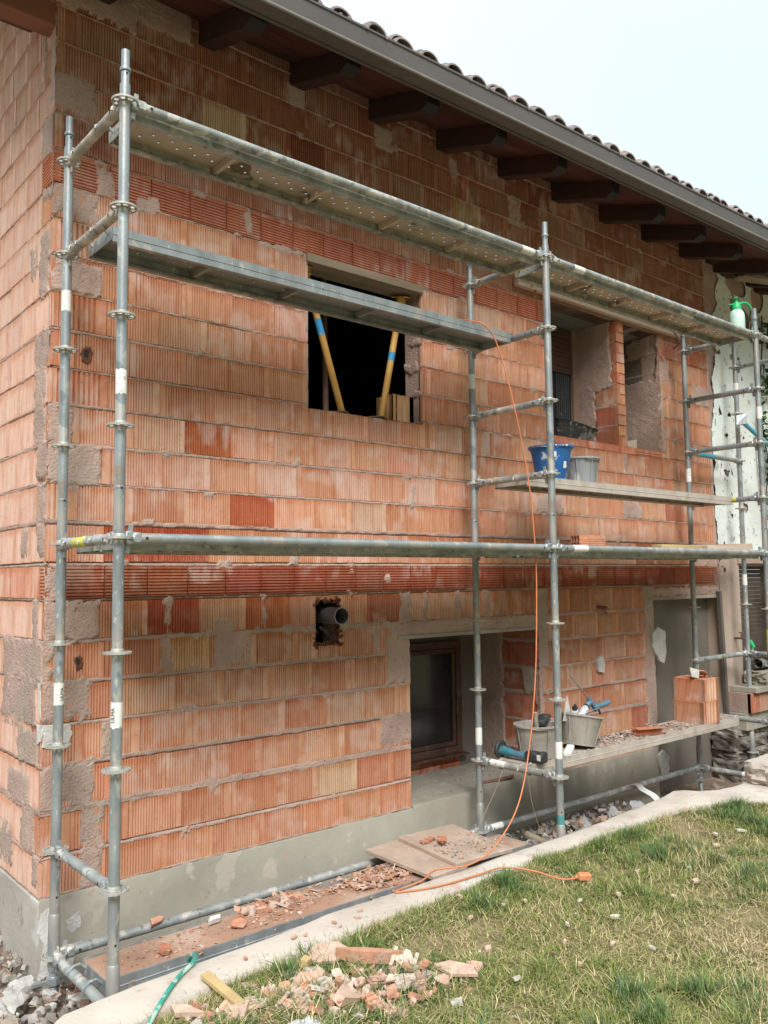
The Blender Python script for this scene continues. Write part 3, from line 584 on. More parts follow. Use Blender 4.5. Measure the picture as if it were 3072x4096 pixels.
# ---- lower window
reveal(3.925, YW, 1.575, -3.775, -2.62, [-3.775, -3.60, -3.37, -3.14, -2.935, -2.715, -2.62], dict(w=[.31, .19], c=(.50, .20, .115)), 41, mort=[(YW-.01, YW+.17, -3.14, -2.94), (YW-.01, YW+.04, -3.8, -2.62), (1.3, 1.6, -3.8, -2.62)])
lw = MB(); lw.bb(2.40, 3.98, YW-.012, 1.60, -2.62, -2.595); lw.build('lintel_strip', M['concrete'], house)
lw = MB(); lw.bb(3.66, 3.93, 1.575, 1.65, -3.78, -2.61); lw.bb(2.4, 3.66, 1.575, 1.65, -2.72, -2.61); lw.bb(2.4, 2.52, YW+.19, 1.65, -3.78, -2.61); lw.build('back_wall', M['render'], house)
Fb = lambda a, b, d: np.stack([a, 1.575-d, b], 1); q = Blocks(Fb); rr = random.Random(6)
for i, (z0, z1) in enumerate(((-3.775, -3.735), (-3.728, -3.69), (-3.683, -3.655))):
    x = 2.45-i*.1
    while x < 3.66: q.block(max(x, 2.4), min(x+.24, 3.66), z0, z1, vert=False, col=(.48, .17, .1), seed=rr.random(), pitch=.012, rnd=rr); x += .25
q.build('sill_bricks', house)
wn = empty('window', (3.1, 1.55, -3.2)); wn.parent = house
def fr(b, x0, x1, z0, z1, y0, y1, t): b.bb(x0, x1, y0, y1, z1-t, z1); b.bb(x0, x1, y0, y1, z0, z0+t); b.bb(x0, x0+t, y0, y1, z0+t, z1-t); b.bb(x1-t, x1, y0, y1, z0+t, z1-t)
b = MB(); fr(b, 2.45, 3.655, -3.655, -2.72, 1.535, 1.60, .06); b.build('frame', M['frame_brown'], wn, bevel=.004).location = -wn.location
b = MB(); b.bb(2.40, 3.70, 1.50, 1.60, -3.674, -3.657); b.build('window_sill', M['frame_brown'], wn, bevel=.003).location = -wn.location
b = MB(); fr(b, 2.515, 3.59, -3.59, -2.785, 1.545, 1.59, .035); b.build('sash', M['frame_brown'], wn, bevel=.003).location = -wn.location
b = MB(); b.bb(2.55, 3.555, 1.565, 1.572, -3.555, -2.82); b.build('pane', M['glass'], wn).location = -wn.location
# ---- doorway, filled in with grey render
b = MB(); b.bb(5.62, 6.90, YW+.13, YW+.2, -4.6, -2.38); b.build('doorway_infill', M['render'], house)
b = MB(); b.bb(5.55, 6.86, YW-.008, YW+.13, -2.425, -2.395); b.build('lintel_strip', M['concrete'], house)
b = MB(); b.box((6.85, YW-.03, -3.42), (.045, .045, 2.12), R=Euler((0, rad(-2.6), 0)).to_matrix()); b.build('jamb_board', M['timber_grey'], house, bevel=.004)
b = MB(); b.bb(6.845, 6.98, YW+.0, YW+.2, -4.5, -2.1); b.build('jamb_reveal', M['pink_render'], house)
# ---- drain pipe in a broken hole with a conduit beside it
b = MB(); rr = random.Random(12)
for i in range(110):
    t = rr.random()*4; cx, cz = (1.705+.195*(t % 1), -2.325) if t < 1 else ((1.90, -2.625+.30*(t % 1)) if t < 2 else ((1.705+.195*(t % 1), -2.625) if t < 3 else (1.705, -2.625+.30*(t % 1))))
    s_ = rr.uniform(.010, .026); b.box((cx+rr.uniform(-.012, .012), YW+rr.uniform(.004, .05), cz+rr.uniform(-.012, .012)), (s_, s_*rr.uniform(.8, 2), s_*rr.uniform(.6, 1.6)), R=Euler((rr.uniform(-.6, .6), rr.uniform(-1, 1), rr.uniform(-.5, .5))).to_matrix())
b.build('broken_edge', M['red_clay'], house)
b = MB(); b.lathe([(.055, 0), (.055, .30), (.051, .30), (.051, 0)], n=36, R=Euler((rad(90), 0, rad(-4))).to_matrix(), o=(1.842, YW+.17, -2.43)); b.build('drain_pipe', M['pvc'], house, smooth=True)
b = MB(); b.lathe([(.051, .2995), (.0555, .2995), (.0555, .3025), (.051, .3025)], n=36, R=Euler((rad(90), 0, rad(-4))).to_matrix(), o=(1.842, YW+.17, -2.43), closed=True); b.build('pipe_rim', M['pvc_rim'], house, smooth=True)
b = MB(); b.tube([(1.80, YW+.05, -2.57), (1.79, YW-.01, -2.555), (1.75, YW-.05, -2.525), (1.69, YW-.075, -2.50)], .011, 10); b.build('conduit', M['black'], house, smooth=True)
# ---- little pipe stub and hook on the right part of the wall
b = MB(); b.tube([(4.74, YW, -2.46), (4.76, YW-.09, -2.47)], .016, 10); b.build('pipe_stub', M['copper'], house, smooth=True)
b = MB(); b.tube([(4.84, YW, -2.5), (4.83, YW-.05, -2.52), (4.79, YW-.06, -2.55), (4.75, YW-.04, -2.53)], .006, 8); b.build('wire_hook', M['steel'], house, smooth=True)
chip('mortar_lump', [(4.70, -3.02), (4.78, -3.04), (4.80, -2.95), (4.76, -2.88), (4.69, -2.92)], Ff, -.002, .03, M['plaster_white'], house, seed=33)
# ------------------------------------------------------------------ eaves, rafters, gutter, roof
RS = .34; XR0, XR1 = -.62, 8.9
def soff(y): return 1.262+(y-YW)*RS
b = MB(); n = 16; yy = [.13+(1.3-.13)*i/8 for i in range(9)]
for i in range(8):
    y0, y1 = yy[i]+.003, yy[i+1]-.001
    b.add([(XR0, y0, soff(y0)), (XR1, y0, soff(y0)), (XR1, y1, soff(y1)), (XR0, y1, soff(y1)), (XR0, y0, soff(y0)+.02), (XR1, y0, soff(y0)+.02), (XR1, y1, soff(y1)+.02), (XR0, y1, soff(y1)+.02)], [(0, 3, 2, 1), (4, 5, 6, 7), (0, 1, 5, 4), (2, 3, 7, 6)])
b.add([(XR0, 1.3, soff(1.3)), (XR0, YB, soff(YB)), (.0, YB, soff(YB)), (.0, 1.3, soff(1.3))], [(0, 1, 2, 3)])
b.build('soffit', M['soffit'], house)
for k in range(13):
    xr = .90+.675*(k-1)+(.0 if k < 5 else .02*(k-4)); b = MB(); w = .055; x0, x1 = xr-w, xr+w; e = .30
    pts = [(YW+.06, soff(YW+.06)-.004), (YW+.06, soff(YW+.06)-.155), (e+.07, soff(e+.07)-.150), (e, soff(e)-.095), (e, soff(e)-.004)]
    n = len(pts); b.add([(x0, y, z) for y, z in pts]+[(x1, y, z) for y, z in pts], [tuple(range(n)), tuple(range(2*n-1, n-1, -1)), (0, n, n+1, 1), (1, n+1, n+2, 2)], 0); b.add([(x0, y, z) for y, z in pts]+[(x1, y, z) for y, z in pts], [(2, n+2, n+3, 3), (3, n+3, n+4, 4)], 1)
    b.build('rafter', [M['rafter'], M['rafter_end']], house, bevel=.004)
b = MB(); b.box((-.17, YW+.075, .925), (.40, .13, .13)); b.build('wall_plate', M['purlin'], house, bevel=.006)
b = MB(); b.box((-.2, YW+.30, 1.07), (.42, .30, .12), R=Euler((rad(18), 0, 0)).to_matrix()); b.build('gable_board', M['rafter'], house)
# box gutter with a bead, fascia behind
def gline(x): return (.105-.016*x, .900+.0125*x)
gb = [MB(), MB()]; xs_g = [XR0-.05, 9.2]
def sweep(b, prof, m=0, closed=True):
    V = []
    for x in xs_g:
        gy, gz = gline(x); V += [(x, gy+p[0], gz+p[1]) for p in prof]
    n = len(prof); fs = [(i, (i+1) % n, n+(i+1) % n, n+i) for i in range(n if closed else n-1)]
    if closed: fs += [tuple(range(n)), tuple(range(2*n-1, n-1, -1))]
    b.add(V, fs, m)
b = MB(); sweep(b, [(0, .004), (-.004, .010), (-.012, .108), (-.020, .112), (-.020, .124), (-.008, .126), (-.004, .118), (.006, .014), (.095, .014), (.10, .12), (.104, .12), (.104, .0)])
gut = b.build('gutter', M['gutter'], house)
b = MB(); sweep(b, [(-.001+.009*math.cos(a*math.pi/4), .001+.009*math.sin(a*math.pi/4)) for a in range(8)]); b.build('gutter_bead', M['gutter_light'], house, smooth=True)
b = MB(); sweep(b, [(.106, -.01), (.125, -.01), (.125, .13), (.106, .13)]); b.build('fascia', M['gutter'], house)
# barrel tiles on the slope
b = MB(); rr = random.Random(2); rows = 16; L_ = .40; pit = .2125; n = 9; gz0 = 1.0
def tile(b, x, y, z, r0, r1, L, up, m=0):
    V = []; th = .013
    for (yy_, r) in ((y, r0), (y+L, r1)):
        zz_ = z+(yy_-y)*RS
        for rad_ in (r, r-th):
            for k in range(n):
                a = math.pi*k/(n-1); V.append((x+rad_*math.cos(a), yy_, zz_+(rad_*math.sin(a)*.8 if up else -rad_*math.sin(a)*.55+.03)))
    fs = []
    for k in range(n-1): fs += [(k, k+1, 2*n+k+1, 2*n+k), (n+k, 3*n+k, 3*n+k+1, n+k+1), (k, n+k, n+k+1, k+1), (2*n+k, 2*n+k+1, 3*n+k+1, 3*n+k)]
    b.add(V, fs, m)
x = 1.564-pit*10; j = 0
while x < 9.1:
    for r in range(rows):
        gy, gz = gline(x); y = gy+.012+r*.33+rr.uniform(-.008, .008); z = gz+.128+(y-gy)*RS+.012*(r > 0)
        tile(b, x+rr.uniform(-.012, .012), y+rr.uniform(-.012, .02), z+rr.uniform(-.006, .008), .086, .074, L_, True)
        if r == 0 and rr.random() < .8: tile(b, x+rr.uniform(-.006, .01), y-.03, z-.022, .080, .070, .3, True)
        tile(b, x+pit/2, y, z, .086, .074, L_, False)
    x += pit; j += 1
b.build('roof_tiles', M['tile'], house, smooth=True)
b = MB(); b.add([(XR0, .18, soff(.18)+.025), (9.1, .18, soff(.18)+.025), (9.1, 6.2, soff(6.2)+.025), (XR0, 6.2, soff(6.2)+.025)], [(0, 1, 2, 3)])
b.add([(XR0, 6.2, soff(6.2)+.12), (9.1, 6.2, soff(6.2)+.12), (9.1, 12, soff(.5)), (XR0, 12, soff(.5))], [(0, 1, 2, 3)]); b.build('roof_deck', M['rafter'], house)
b = MB(); b.bb(XC+.03, 9.4, 5.6, 5.8, -4.5, 2.6); b.build('rear_wall', M['render'], house)
# ------------------------------------------------------------------ ground, lawn, curb
def interp(t, x):
    if x <= t[0][0]: return t[0][1]
    for (a, b), (c, d) in zip(t, t[1:]):
        if x <= c: return b+(d-b)*(x-a)/(c-a)
    return t[-1][1]
INN = [(-.36, -.30), (-.31, -.19), (-.26, -.15), (.0, -.125), (.6, -.10), (1.07, -.06), (1.75, -.05), (3.0, -.045), (4.0, .02), (4.3, .06), (4.5, .10), (4.58, .06), (4.64, -.04), (4.75, -.11), (4.95, -.15), (5.6, -.14), (9, -.15)]
OUT = [(-.36, -.31), (-.33, -.42), (-.2, -.44), (.4, -.33), (.8, -.34), (1.4, -.27), (2.5, -.20), (3.2, -.22), (4.2, -.16), (4.5, -.34), (4.9, -.60), (5.5, -.66), (9, -.66)]
def gsheet(name, xs, ys, zf, mat, **k):
    X, Y = np.meshgrid(np.array(xs), np.array(ys)); Z = zf(X, Y); nx = len(xs); ny = len(ys)
    j, i = np.meshgrid(np.arange(ny-1), np.arange(nx-1), indexing='ij'); j = j.ravel(); i = i.ravel()
    return np_mesh(name, np.stack([X.ravel(), Y.ravel(), Z.ravel()], 1), np.stack([j*nx+i, j*nx+i+1, (j+1)*nx+i+1, (j+1)*nx+i], 1), mat, smooth=True, **k)
xs = list(np.linspace(-400, -3, 12))+list(np.linspace(-2.5, 9, 180))+list(np.linspace(11, 400, 12)); ys = list(np.linspace(-400, -4, 10))+list(np.linspace(-3, 2.6, 90))+list(np.linspace(4, 400, 10))
gsheet('ground', xs, ys, lambda X, Y: -4.27+.09*(vnoise(X, Y, 2.2, 3)-.5)+.04*(vnoise(X, Y, 12, 4)-.5)+.10*np.clip((.6-X)/.8, 0, 1)*np.clip((Y-.3), 0, 1)*(X > -3), M['soil'], kind='structure')
xs = list(np.linspace(-.2, 8, 170)); ys = np.linspace(0, 1, 46)
def lawn_xy():
    X = np.array(list(np.linspace(-300, -8, 8))+list(np.linspace(-7, -.6, 12))+list(np.linspace(-.5, 9, 190))+list(np.linspace(10, 300, 12))); T = np.array(list(np.linspace(0, .12, 40))+list(np.linspace(.13, 1, 12)))
    V = []; 
    for t in T:
        for x in X:
            o = interp(OUT, x)+.03; y = o-(t/.12*3.4 if t <= .12 else 3.4+(t-.12)/.88*300); V.append((x, y))
    return np.array(V), len(X), len(T)
V, nx, ny = lawn_xy()
Z = -3.905+.03*(vnoise(V[:, 0], V[:, 1], 2.5, 8)-.5)+.02*(vnoise(V[:, 0], V[:, 1], 12, 9)-.5)
def lawn_z(x, y): 
    a = np.array([x]); b = np.array([y]); return float((-3.905+.03*(vnoise(a, b, 2.5, 8)-.5)+.02*(vnoise(a, b, 12, 9)-.5))[0])
j, i = np.meshgrid(np.arange(ny-1), np.arange(nx-1), indexing='ij'); j = j.ravel(); i = i.ravel()
np_mesh('lawn', np.concatenate([V, Z[:, None]], 1), np.stack([j*nx+i, j*nx+i+1, (j+1)*nx+i+1, (j+1)*nx+i], 1), M['lawn'], smooth=True, kind='structure')
# curb: a low concrete kerb wall holding the lawn above the trench
b = MB(); xs = np.concatenate([np.linspace(-.36, 4.3, 190), np.linspace(4.32, 5.0, 60), np.linspace(5.05, 9, 50)]); V = []; rr = random.Random(2)
n1 = vnoise(xs, xs*0, 3.5, 5); n2 = vnoise(xs, xs*0+4, 14, 6); prof_n = 7
for k, x in enumerate(xs):
    a = interp(INN, x)+(n2[k]-.5)*.010+(n1[k]-.5)*.012; o = interp(OUT, x)+(n1[k]-.5)*.03; z = -3.852+(n1[k]-.5)*.012
    if x < -.3: o = min(o, a-.004)
    V += [(x, a+.012, -4.5), (x, a+.006, z-.03), (x, a-.008, z-.006), (x, a*.75+o*.25, z+.004*(n2[k]-.3)), (x, a*.3+o*.7, z+.004*(n1[k]-.5)), (x, o+.012, z-.005), (x, o, z-.03), (x, o, -4.3)]
n = 8; b.add(V, [(k*n+q, (k+1)*n+q, (k+1)*n+q+1, k*n+q+1) for k in range(len(xs)-1) for q in range(n-1)]+[tuple(range(n)), tuple((len(xs)-1)*n+q for q in range(n-1, -1, -1))])
b.build('kerb', M['curb'], smooth=True, auto=50, kind='structure')
b = MB(); rr = random.Random(5)
import bmesh
def rock(b, c, s, seed, sub=2, jag=.22, R=None, col=None, m=0):
    rr = random.Random(seed); bm = bmesh.new(); bmesh.ops.create_cube(bm, size=1.); 
    for _ in range(sub): bmesh.ops.subdivide_edges(bm, edges=list(bm.edges), cuts=1, use_grid_fill=True)
    vs = []
    for v in bm.verts:
        p = v.co.copy(); l = p.length; p = p*(1-.25*max(0, l-.6)); p += Vector((rr.uniform(-1, 1), rr.uniform(-1, 1), rr.uniform(-1, 1)))*jag*.22; p = Vector((p.x*s[0], p.y*s[1], p.z*s[2])); vs.append((R @ p if R is not None else p)+Vector(c))
    if col: b.col = col
    b.add(vs, [[v.index for v in f.verts] for f in bm.faces], m); bm.free(); return b
b = MB(); rock(b, (5.55, -.30, -3.765), (.86, .30, .17), 4, sub=3, jag=.12)
b.build('stone_block', M['curb'], smooth=True, auto=35, label='large rough stone block lying on the kerb at the right edge', cat='stone block')
# ------------------------------------------------------------------ neighbouring old house
nb = empty('plastered_house', (0, 0, 0), label='old neighbouring house with cracked white plaster, a brown roller shutter and a rubble stone foot', cat='house')
XN = XE
def slab_np(name, mat, x0, x1, z0, z1, y, opens=(), amp=.012, edge=None, seed=1, d=.03, thick=.05):
    xs = np.arange(x0, x1, d); zs = np.arange(z0, z1+d*.5, d); A, B = np.meshgrid(xs, zs); h = amp*(vnoise(A, B, 2.3, seed)-.5)*2+amp*.5*(vnoise(A, B, 11, seed+1)-.5)
    keep = np.ones((len(zs)-1, len(xs)-1), bool); cx = (xs[:-1]+xs[1:])/2; cz = (zs[:-1]+zs[1:])/2; CX, CZ_ = np.meshgrid(cx, cz)
    for (a, b_, c, e) in opens: keep &= ~((CX > a) & (CX < b_) & (CZ_ > c) & (CZ_ < e))
    if edge is not None: keep &= edge(CX, CZ_)
    nx = len(xs); j, i = np.where(keep); V = np.stack([A.ravel(), (y-h).ravel(), B.ravel()], 1)
    return np_mesh(name, V, np.stack([j*nx+i, j*nx+i+1, (j+1)*nx+i+1, (j+1)*nx+i], 1), mat, nb, smooth=True)
# body of the old wall and the plaster skin in front of it, torn along its edge and round two holes
b = MB(); b.bb(XN+.02, 7.30, YW+.03, YW+.4, -4.6, 1.35); b.bb(7.30, 8.6, YW+.03, YW+.4, -2.07, 1.35); b.bb(7.3, 8.6, YW+.03, YW+.4, -4.6, -3.25); b.bb(8.6, 9.4, YW+.03, YW+.4, -4.6, 1.35); b.build('wall_core', M['render'], nb)
SK = [(-2.05, 6.94), (-1.9, 6.86), (-1.5, 6.82), (-1.2, 6.83), (-1.0, 6.87), (-.8, 6.83), (-.5, 6.91), (-.1, 6.88), (.1, 6.94), (.3, 7.01), (.5, 6.94), (.62, 6.97), (.75, 7.08), (.9, 7.04), (1.05, 7.12), (1.25, 7.00), (1.4, 6.96)]
def skin_edge(X, Z):
    n = vnoise(X, Z, 6, 77); e = np.interp(Z, [p[0] for p in SK], [p[1] for p in SK])+(n-.5)*.12
    k = X > e
    for (cx, cz, rx, rz) in ((7.60, .67, .19, .14), (7.50, 1.05, .22, .12), (8.0, 1.0, .16, .16)): k &= (((X-cx)/rx)**2+((Z-cz)/rz)**2+(n-.5)*.9) > 1
    k &= np.abs(X-(7.52+.05*np.sin(Z*9)+(n-.5)*.06)) > np.where((Z > .78) & (Z < .95), .014, -1)
    k &= np.abs(X-(7.86+.06*np.sin(Z*7)+(n-.5)*.08)) > np.where((Z > .0) & (Z < .9), .010, -1)
    k &= np.abs(X-(8.02+.05*np.sin(Z*5)+(n-.5)*.09)) > np.where((Z > -1.4) & (Z < .3), .012, -1)
    k &= Z > -1.98+(n-.5)*.15
    k &= (vnoise(X, Z, 9, 78)+.25*np.clip(np.abs(X-7.25)-.2, 0, .6)) > .27
    return k
slab_np('plaster', M['old_plaster'], XN, 9.3, -2.15, 1.35, YW-.004, edge=skin_edge, amp=.012, seed=21, d=.0125)
slab_np('scratch_coat', M['mortar'], XN-.02, 9.3, -2.1, 1.35, YW+.018, amp=.02, seed=31, d=.02)
slab_np('render', M['pink_render'], XN+.03, 7.30, -4.5, -1.98, YW-.006, edge=lambda X, Z: Z < -2.0-(vnoise(X, Z, 5, 3)-.5)*.9*np.clip((7.12-X)*4, 0, 1), amp=.008, seed=41, d=.02)
b = MB()
for k in range(26): b.box((7.95, YW+.12, -3.24+k*.047), (1.32, .016, .043), R=Euler((rad(7), 0, 0)).to_matrix())
b.build('roller_shutter', M['shutter2'], nb)
b = MB(); b.bb(7.26, 9.2, YW-.03, YW+.1, -2.07, -1.99); b.build('lintel', M['mortar'], nb)
b = MB(); b.bb(6.97, 9.0, .62, YW+.14, -3.40, -3.345); b.build('sill', M['concrete'], nb, bevel=.006)
b = Blocks(lambda a, c, d: np.stack([a, .66-d, c], 1)); b.block(6.93, 7.10, -3.60, -3.405, col=(.5, .2, .12), pitch=.045, dep=.012); b.block(7.103, 7.42, -3.60, -3.405, col=(.58, .36, .26), plain=(.03, .03)); b.block(7.425, 7.75, -3.60, -3.405, col=(.58, .33, .22))
o = b.build('clay_block', nb)
b = MB(); b.bb(6.93, 7.9, .67, .91, -3.60, -3.402); b.build('block_bed', M['mortar'], nb)
b = MB(); b.bb(6.90, 9.2, .70, YW+.04, -3.78, -3.605); b.build('foot_slab', M['concrete'], nb, bevel=.01)
rr = random.Random(77)
b = MB(); zz = -4.35; row = 0
while zz < -3.75:
    h = rr.uniform(.09, .15); x = 6.86+rr.uniform(-.1, 0)
    while x < 9.0:
        w = rr.uniform(.12, .34); g = rr.uniform(.75, 1.5); rock(b, (x+w/2, YW-.05+rr.uniform(-.03, .03), zz+h/2), (w*.98, .26, h*.98), int(x*1000+row), sub=2, jag=.28, col=(g*.28, g*.25, g*.21)); x += w
    zz += h; row += 1
b.build('rubble_foot', M['stone'], nb)
for (x, z0, L, a) in ((7.25, 1.03, .98, 0), (8.1, 1.02, .9, 4), (8.8, 1.04, .9, -3)): b = MB(); b.box((x, YW-.38, z0+.05), (.17, L, .15), R=Euler((rad(14), rad(3), rad(a))).to_matrix(), bev=.02); b.build('rafter', M['rafter'], nb)
b = MB(); rock(b, (7.35, YW-.35, .99), (.5, .22, .035), 5, sub=3, jag=.25, R=Euler((rad(8), rad(4), rad(-30))).to_matrix()); b.build('split_board', M['timber_old'], nb)
b = MB(); b.bb(6.9, 9.3, .2, YW+.05, 1.18, 1.21); b.build('soffit', M['rafter'], nb)
# ------------------------------------------------------------------ scaffold
R0 = .0242
sc_root = empty('scaffold', (0, 0, -4.3), label='two-bay galvanised steel ring scaffold standing in the trench before the brick wall', cat='scaffold')
def sc_build(b, name, mat, parent=sc_root, **k):
    o = b.build(name, mat, parent, smooth=True, **k)
    wp = Vector((0, 0, 4.3)) if parent is sc_root else Vector((0, 0, 0)); o.location = wp; return o
rb = MB(); n = 40
rb.lathe([(.0245, -.0045), (.034, -.0045), (.034, .0045), (.0245, .0045)], n=24, closed=True); rb.lathe([(.0515, -.0045), (.061, -.0045), (.061, .0045), (.0515, .0045)], n=n, closed=True)
for k in range(8):
    a = k*math.pi/4+math.pi/8; rb.box((.043*math.cos(a), .043*math.sin(a), 0), (.022, .011, .009), R=Matrix.Rotation(a, 3, 'Z'))
rb.lathe([(.0243, -.02), (.028, -.008), (.028, .008), (.0243, .02)], n=20)
ros = rb.build('rosette', M['ring'], smooth=True); bpy.data.objects.remove(ros, do_unlink=False) if False else None
ros_me = ros.data; bpy.data.objects.remove(ros)
def text_mesh(txt, size, mat, parent, Mx, name='lettering', ext=.0004):
    cu = bpy.data.curves.new(name, 'FONT'); cu.body = txt; cu.size = size; cu.align_x = 'CENTER'; cu.align_y = 'CENTER'; cu.extrude = ext
    t = bpy.data.objects.new(name, cu); COL.objects.link(t); dg = bpy.context.evaluated_depsgraph_get(); me = bpy.data.meshes.new_from_object(t.evaluated_get(dg)); bpy.data.objects.remove(t)
    me.name = name; me.materials.clear(); me.materials.append(mat); me.transform(Mx); o = bpy.data.objects.new(name, me); COL.objects.link(o); o.parent = parent; return o
toward = lambda x, y: math.atan2(CAM[1]-y, CAM[0]-x)
def standard(x, y, ztop, rings, stick, low=-4.0):
    b = MB(); zt = ztop+.08
    b.tube([(0, 0, low-.02), (0, 0, zt)], R0, 24); b.tube([(0, 0, zt), (0, 0, ztop+.245)], R0*.8, 4 if False else 20)
    for zj in (-1.93, .0+ztop-.0):
        b.lathe([(R0*1.003, zj+.16), (R0*1.05, zj+.155), (R0*1.05, zj+.15), (R0*1.003, zj+.145)], n=24)
    for zj in (ztop+.13, -1.78, -3.72):  # bolt holes facing out
        for an in (toward(x, y)+.35,): b.box((math.cos(an)*(R0*.8 if zj > ztop+.09 else R0), math.sin(an)*(R0*.8 if zj > ztop+.09 else R0), zj), (.003, .009, .009), R=Matrix.Rotation(an, 3, 'Z'), m=1)
    b.lathe([(R0*1.01, low+.2), (.029, low+.19), (.029, low-.05), (R0, low-.07)], n=24)
    zz = low-.02; b.lathe([(.0185, zz), (.0185, -4.29)], n=16)
    for k in range(22): b.lathe([(.0185, zz-.075-k*.0085), (.0205, zz-.078-k*.0085), (.0185, zz-.081-k*.0085)], n=16)
    b.lathe([(.02, low-.10), (.036, low-.10), (.036, low-.13), (.02, low-.13)], n=8); b.box((.05, 0, low-.115), (.10, .018, .014)); b.box((-.05, 0, low-.115), (.10, .018, .014))
    b.box((0, 0, -4.294), (.15, .15, .012))
    o = sc_build(b, 'standard', [M['galv'], M['dark']]); o.location = (x, y, 4.3)
    for z in rings:
        r = bpy.data.objects.new('rosette', ros_me); COL.objects.link(r); r.parent = o; r.location = (0, 0, z); r.rotation_euler.z = random.uniform(0, 3)
    for (z0, z1, mt, txt) in stick:
        b = MB(); nn = 20; rr = random.Random(int((x+z0)*100)); V = []; a0 = toward(x, y)-1.9
        for kz in range(9):
            for k in range(nn+1):
                a = a0+3.8*k/nn; zq = z0+(z1-z0)*kz/8+(rr.uniform(-.004, .004) if kz in (0, 8) else 0); V.append((R0*1.02*math.cos(a), R0*1.02*math.sin(a), zq))
        b.add(V, [(kz*(nn+1)+k, kz*(nn+1)+k+1, (kz+1)*(nn+1)+k+1, (kz+1)*(nn+1)+k) for kz in range(8) for k in range(nn)])
        s = sc_build(b, 'sticker', M[mt], o); s.location = (0, 0, 0)
        if txt:
            an = toward(x, y)+(.45 if x == 0 and y == 0 else -.5)*-1; an = toward(x, y)+(-.62 if y > 0 else .62)*(-1)
            Rm = Matrix.Translation((R0*1.06*math.cos(an), R0*1.06*math.sin(an), (z0+z1)/2)) @ Matrix.Rotation(an, 4, 'Z') @ Matrix(((0, 0, 1, 0), (0, 1, 0, 0), (-1, 0, 0, 0), (0, 0, 0, 1))) @ Matrix.Rotation(0, 4, 'Z')
            # letters run up the tube
            Rm = Matrix.Translation((R0*1.06*math.cos(an), R0*1.06*math.sin(an), (z0+z1)/2)) @ Matrix.Rotation(an+math.pi/2, 4, 'Z') @ Matrix.Rotation(math.pi/2, 4, 'X') @ Matrix.Rotation(math.pi/2, 4, 'Z')
            text_mesh(txt, .024, M['text'], s, Rm)
    return o
RG = [-.5*k for k in range(9)]
standard(0, 0, 0, RG, [(-1.36, -1.25, 'sticker', None), (-2.82, -2.71, 'sticker', 'ULMA')])
standard(0, .72, 0, RG, [(-.80, -.69, 'sticker', None), (-2.80, -2.69, 'sticker', 'ULMA')])
standard(3, 0, 0, RG[:-1], [(-3.38, -3.27, 'sticker', None), (-3.98, -3.74, 'teal_paint', None)], low=-4.0)
standard(3, .72, 0, RG, [(-.79, -.68, 'sticker', None), (-3.39, -3.27, 'sticker', None)])
standard(6, 0, 0, RG, [(-.78, -.67, 'sticker', None), (-2.88, -2.68, 'yellow_tape', None)])
standard(6, .72, 0, RG, [(-1.29, -1.16, 'sticker', None)])
standard(7.02, .72, .5, [.5]+RG, [(-.30, -.17, 'sticker', None), (-2.30, -2.19, 'sticker', None)])
standard(7.02, 0, .5, [.5]+RG, [])
def ledger(p, q, mat='galv', tapes=(), name='ledger', r=R0):
    p = Vector(p); q = Vector(q); d = (q-p).normalized(); b = MB(); a, c = p+d*.062, q-d*.062
    b.tube([a, c], r, 20); s = d.cross(Vector((0, 0, 1)))
    R = Matrix((d, s, Vector((0, 0, 1)))).transposed()
    for e, sg in ((p, 1), (q, -1)):
        b.box(e+d*sg*.045, (.042, .036, .062), R=R, bev=.006); b.box(e+d*sg*.078, (.05, .050, .052), R=R, bev=.010)
        b.box(e+d*sg*.046+Vector((0, 0, -.005)), (.020, .007, .125), R=R @ Euler((0, rad(8*sg), 0)).to_matrix())
    for t in (.12, -.12):
        m_ = (p if t > 0 else q)+d*t; b.box(m_+s*r*1.0, (.012, .002, .012), R=R, m=1); b.box(m_-s*r*1.0, (.012, .002, .012), R=R, m=1)
    o = sc_build(b, name, [M[mat], M['dark']])
    for (t0, t1, mt) in tapes:
        b = MB(); b.tube([p+d*t0, p+d*t1], r*1.03, 20, cap=False); k = sc_build(b, 'tape', M[mt], o); k.location = (0, 0, 0)
    return o
L0 = lambda x: (x, 0, 0)
ledger((0, 0, 0), (3, 0, 0), 'galv_rail', [(2.74, 2.86, 'sticker')]); ledger((3, 0, 0), (6, 0, 0), 'galv_rail', [(.30, .42, 'sticker')])
ledger((0, 0, -2), (3, 0, -2), 'galv'); ledger((3, 0, -2), (6, 0, -2), 'galv', [(.20, .36, 'sticker')])
ledger((0, .72, -4), (3, .72, -4), 'galv_rail'); ledger((3, .72, -4), (6, .72, -4), 'galv_rail', [(.1, .22, 'sticker')])
ledger((6, .72, -1), (7.02, .72, -1), 'galv', [(.18, .5, 'prop_cyan')]); ledger((6, .72, -3), (7.02, .72, -3), 'galv_rail')
for z in (0,): ledger((6, 0, z), (7.02, 0, z), 'galv_rail')
for z, mt, tp in ((0, 'galv_cream', ()), (-.5, 'galv_cream', ()), (-2, 'galv_rail', [(.36, .52, 'yellow_tape')]), (-3.5, 'galv_rail', ()), (-4, 'galv_rail', ())): ledger((0, 0, z), (0, .72, z), mt, tp, 'transom')
for z, mt, tp in ((0, 'galv_rail', [(.2, .32, 'yellow_tape')]), (-.5, 'galv', ()), (-1, 'galv_rail', [(.28, .46, 'galv_cream')]), (-1.5, 'galv_rail', [(.42, .55, 'galv_cream')]), (-2, 'galv', ()), (-3.5, 'galv_rail', [(.46, .60, 'sticker')])): ledger((3, 0, z), (3, .72, z), mt, tp, 'transom')
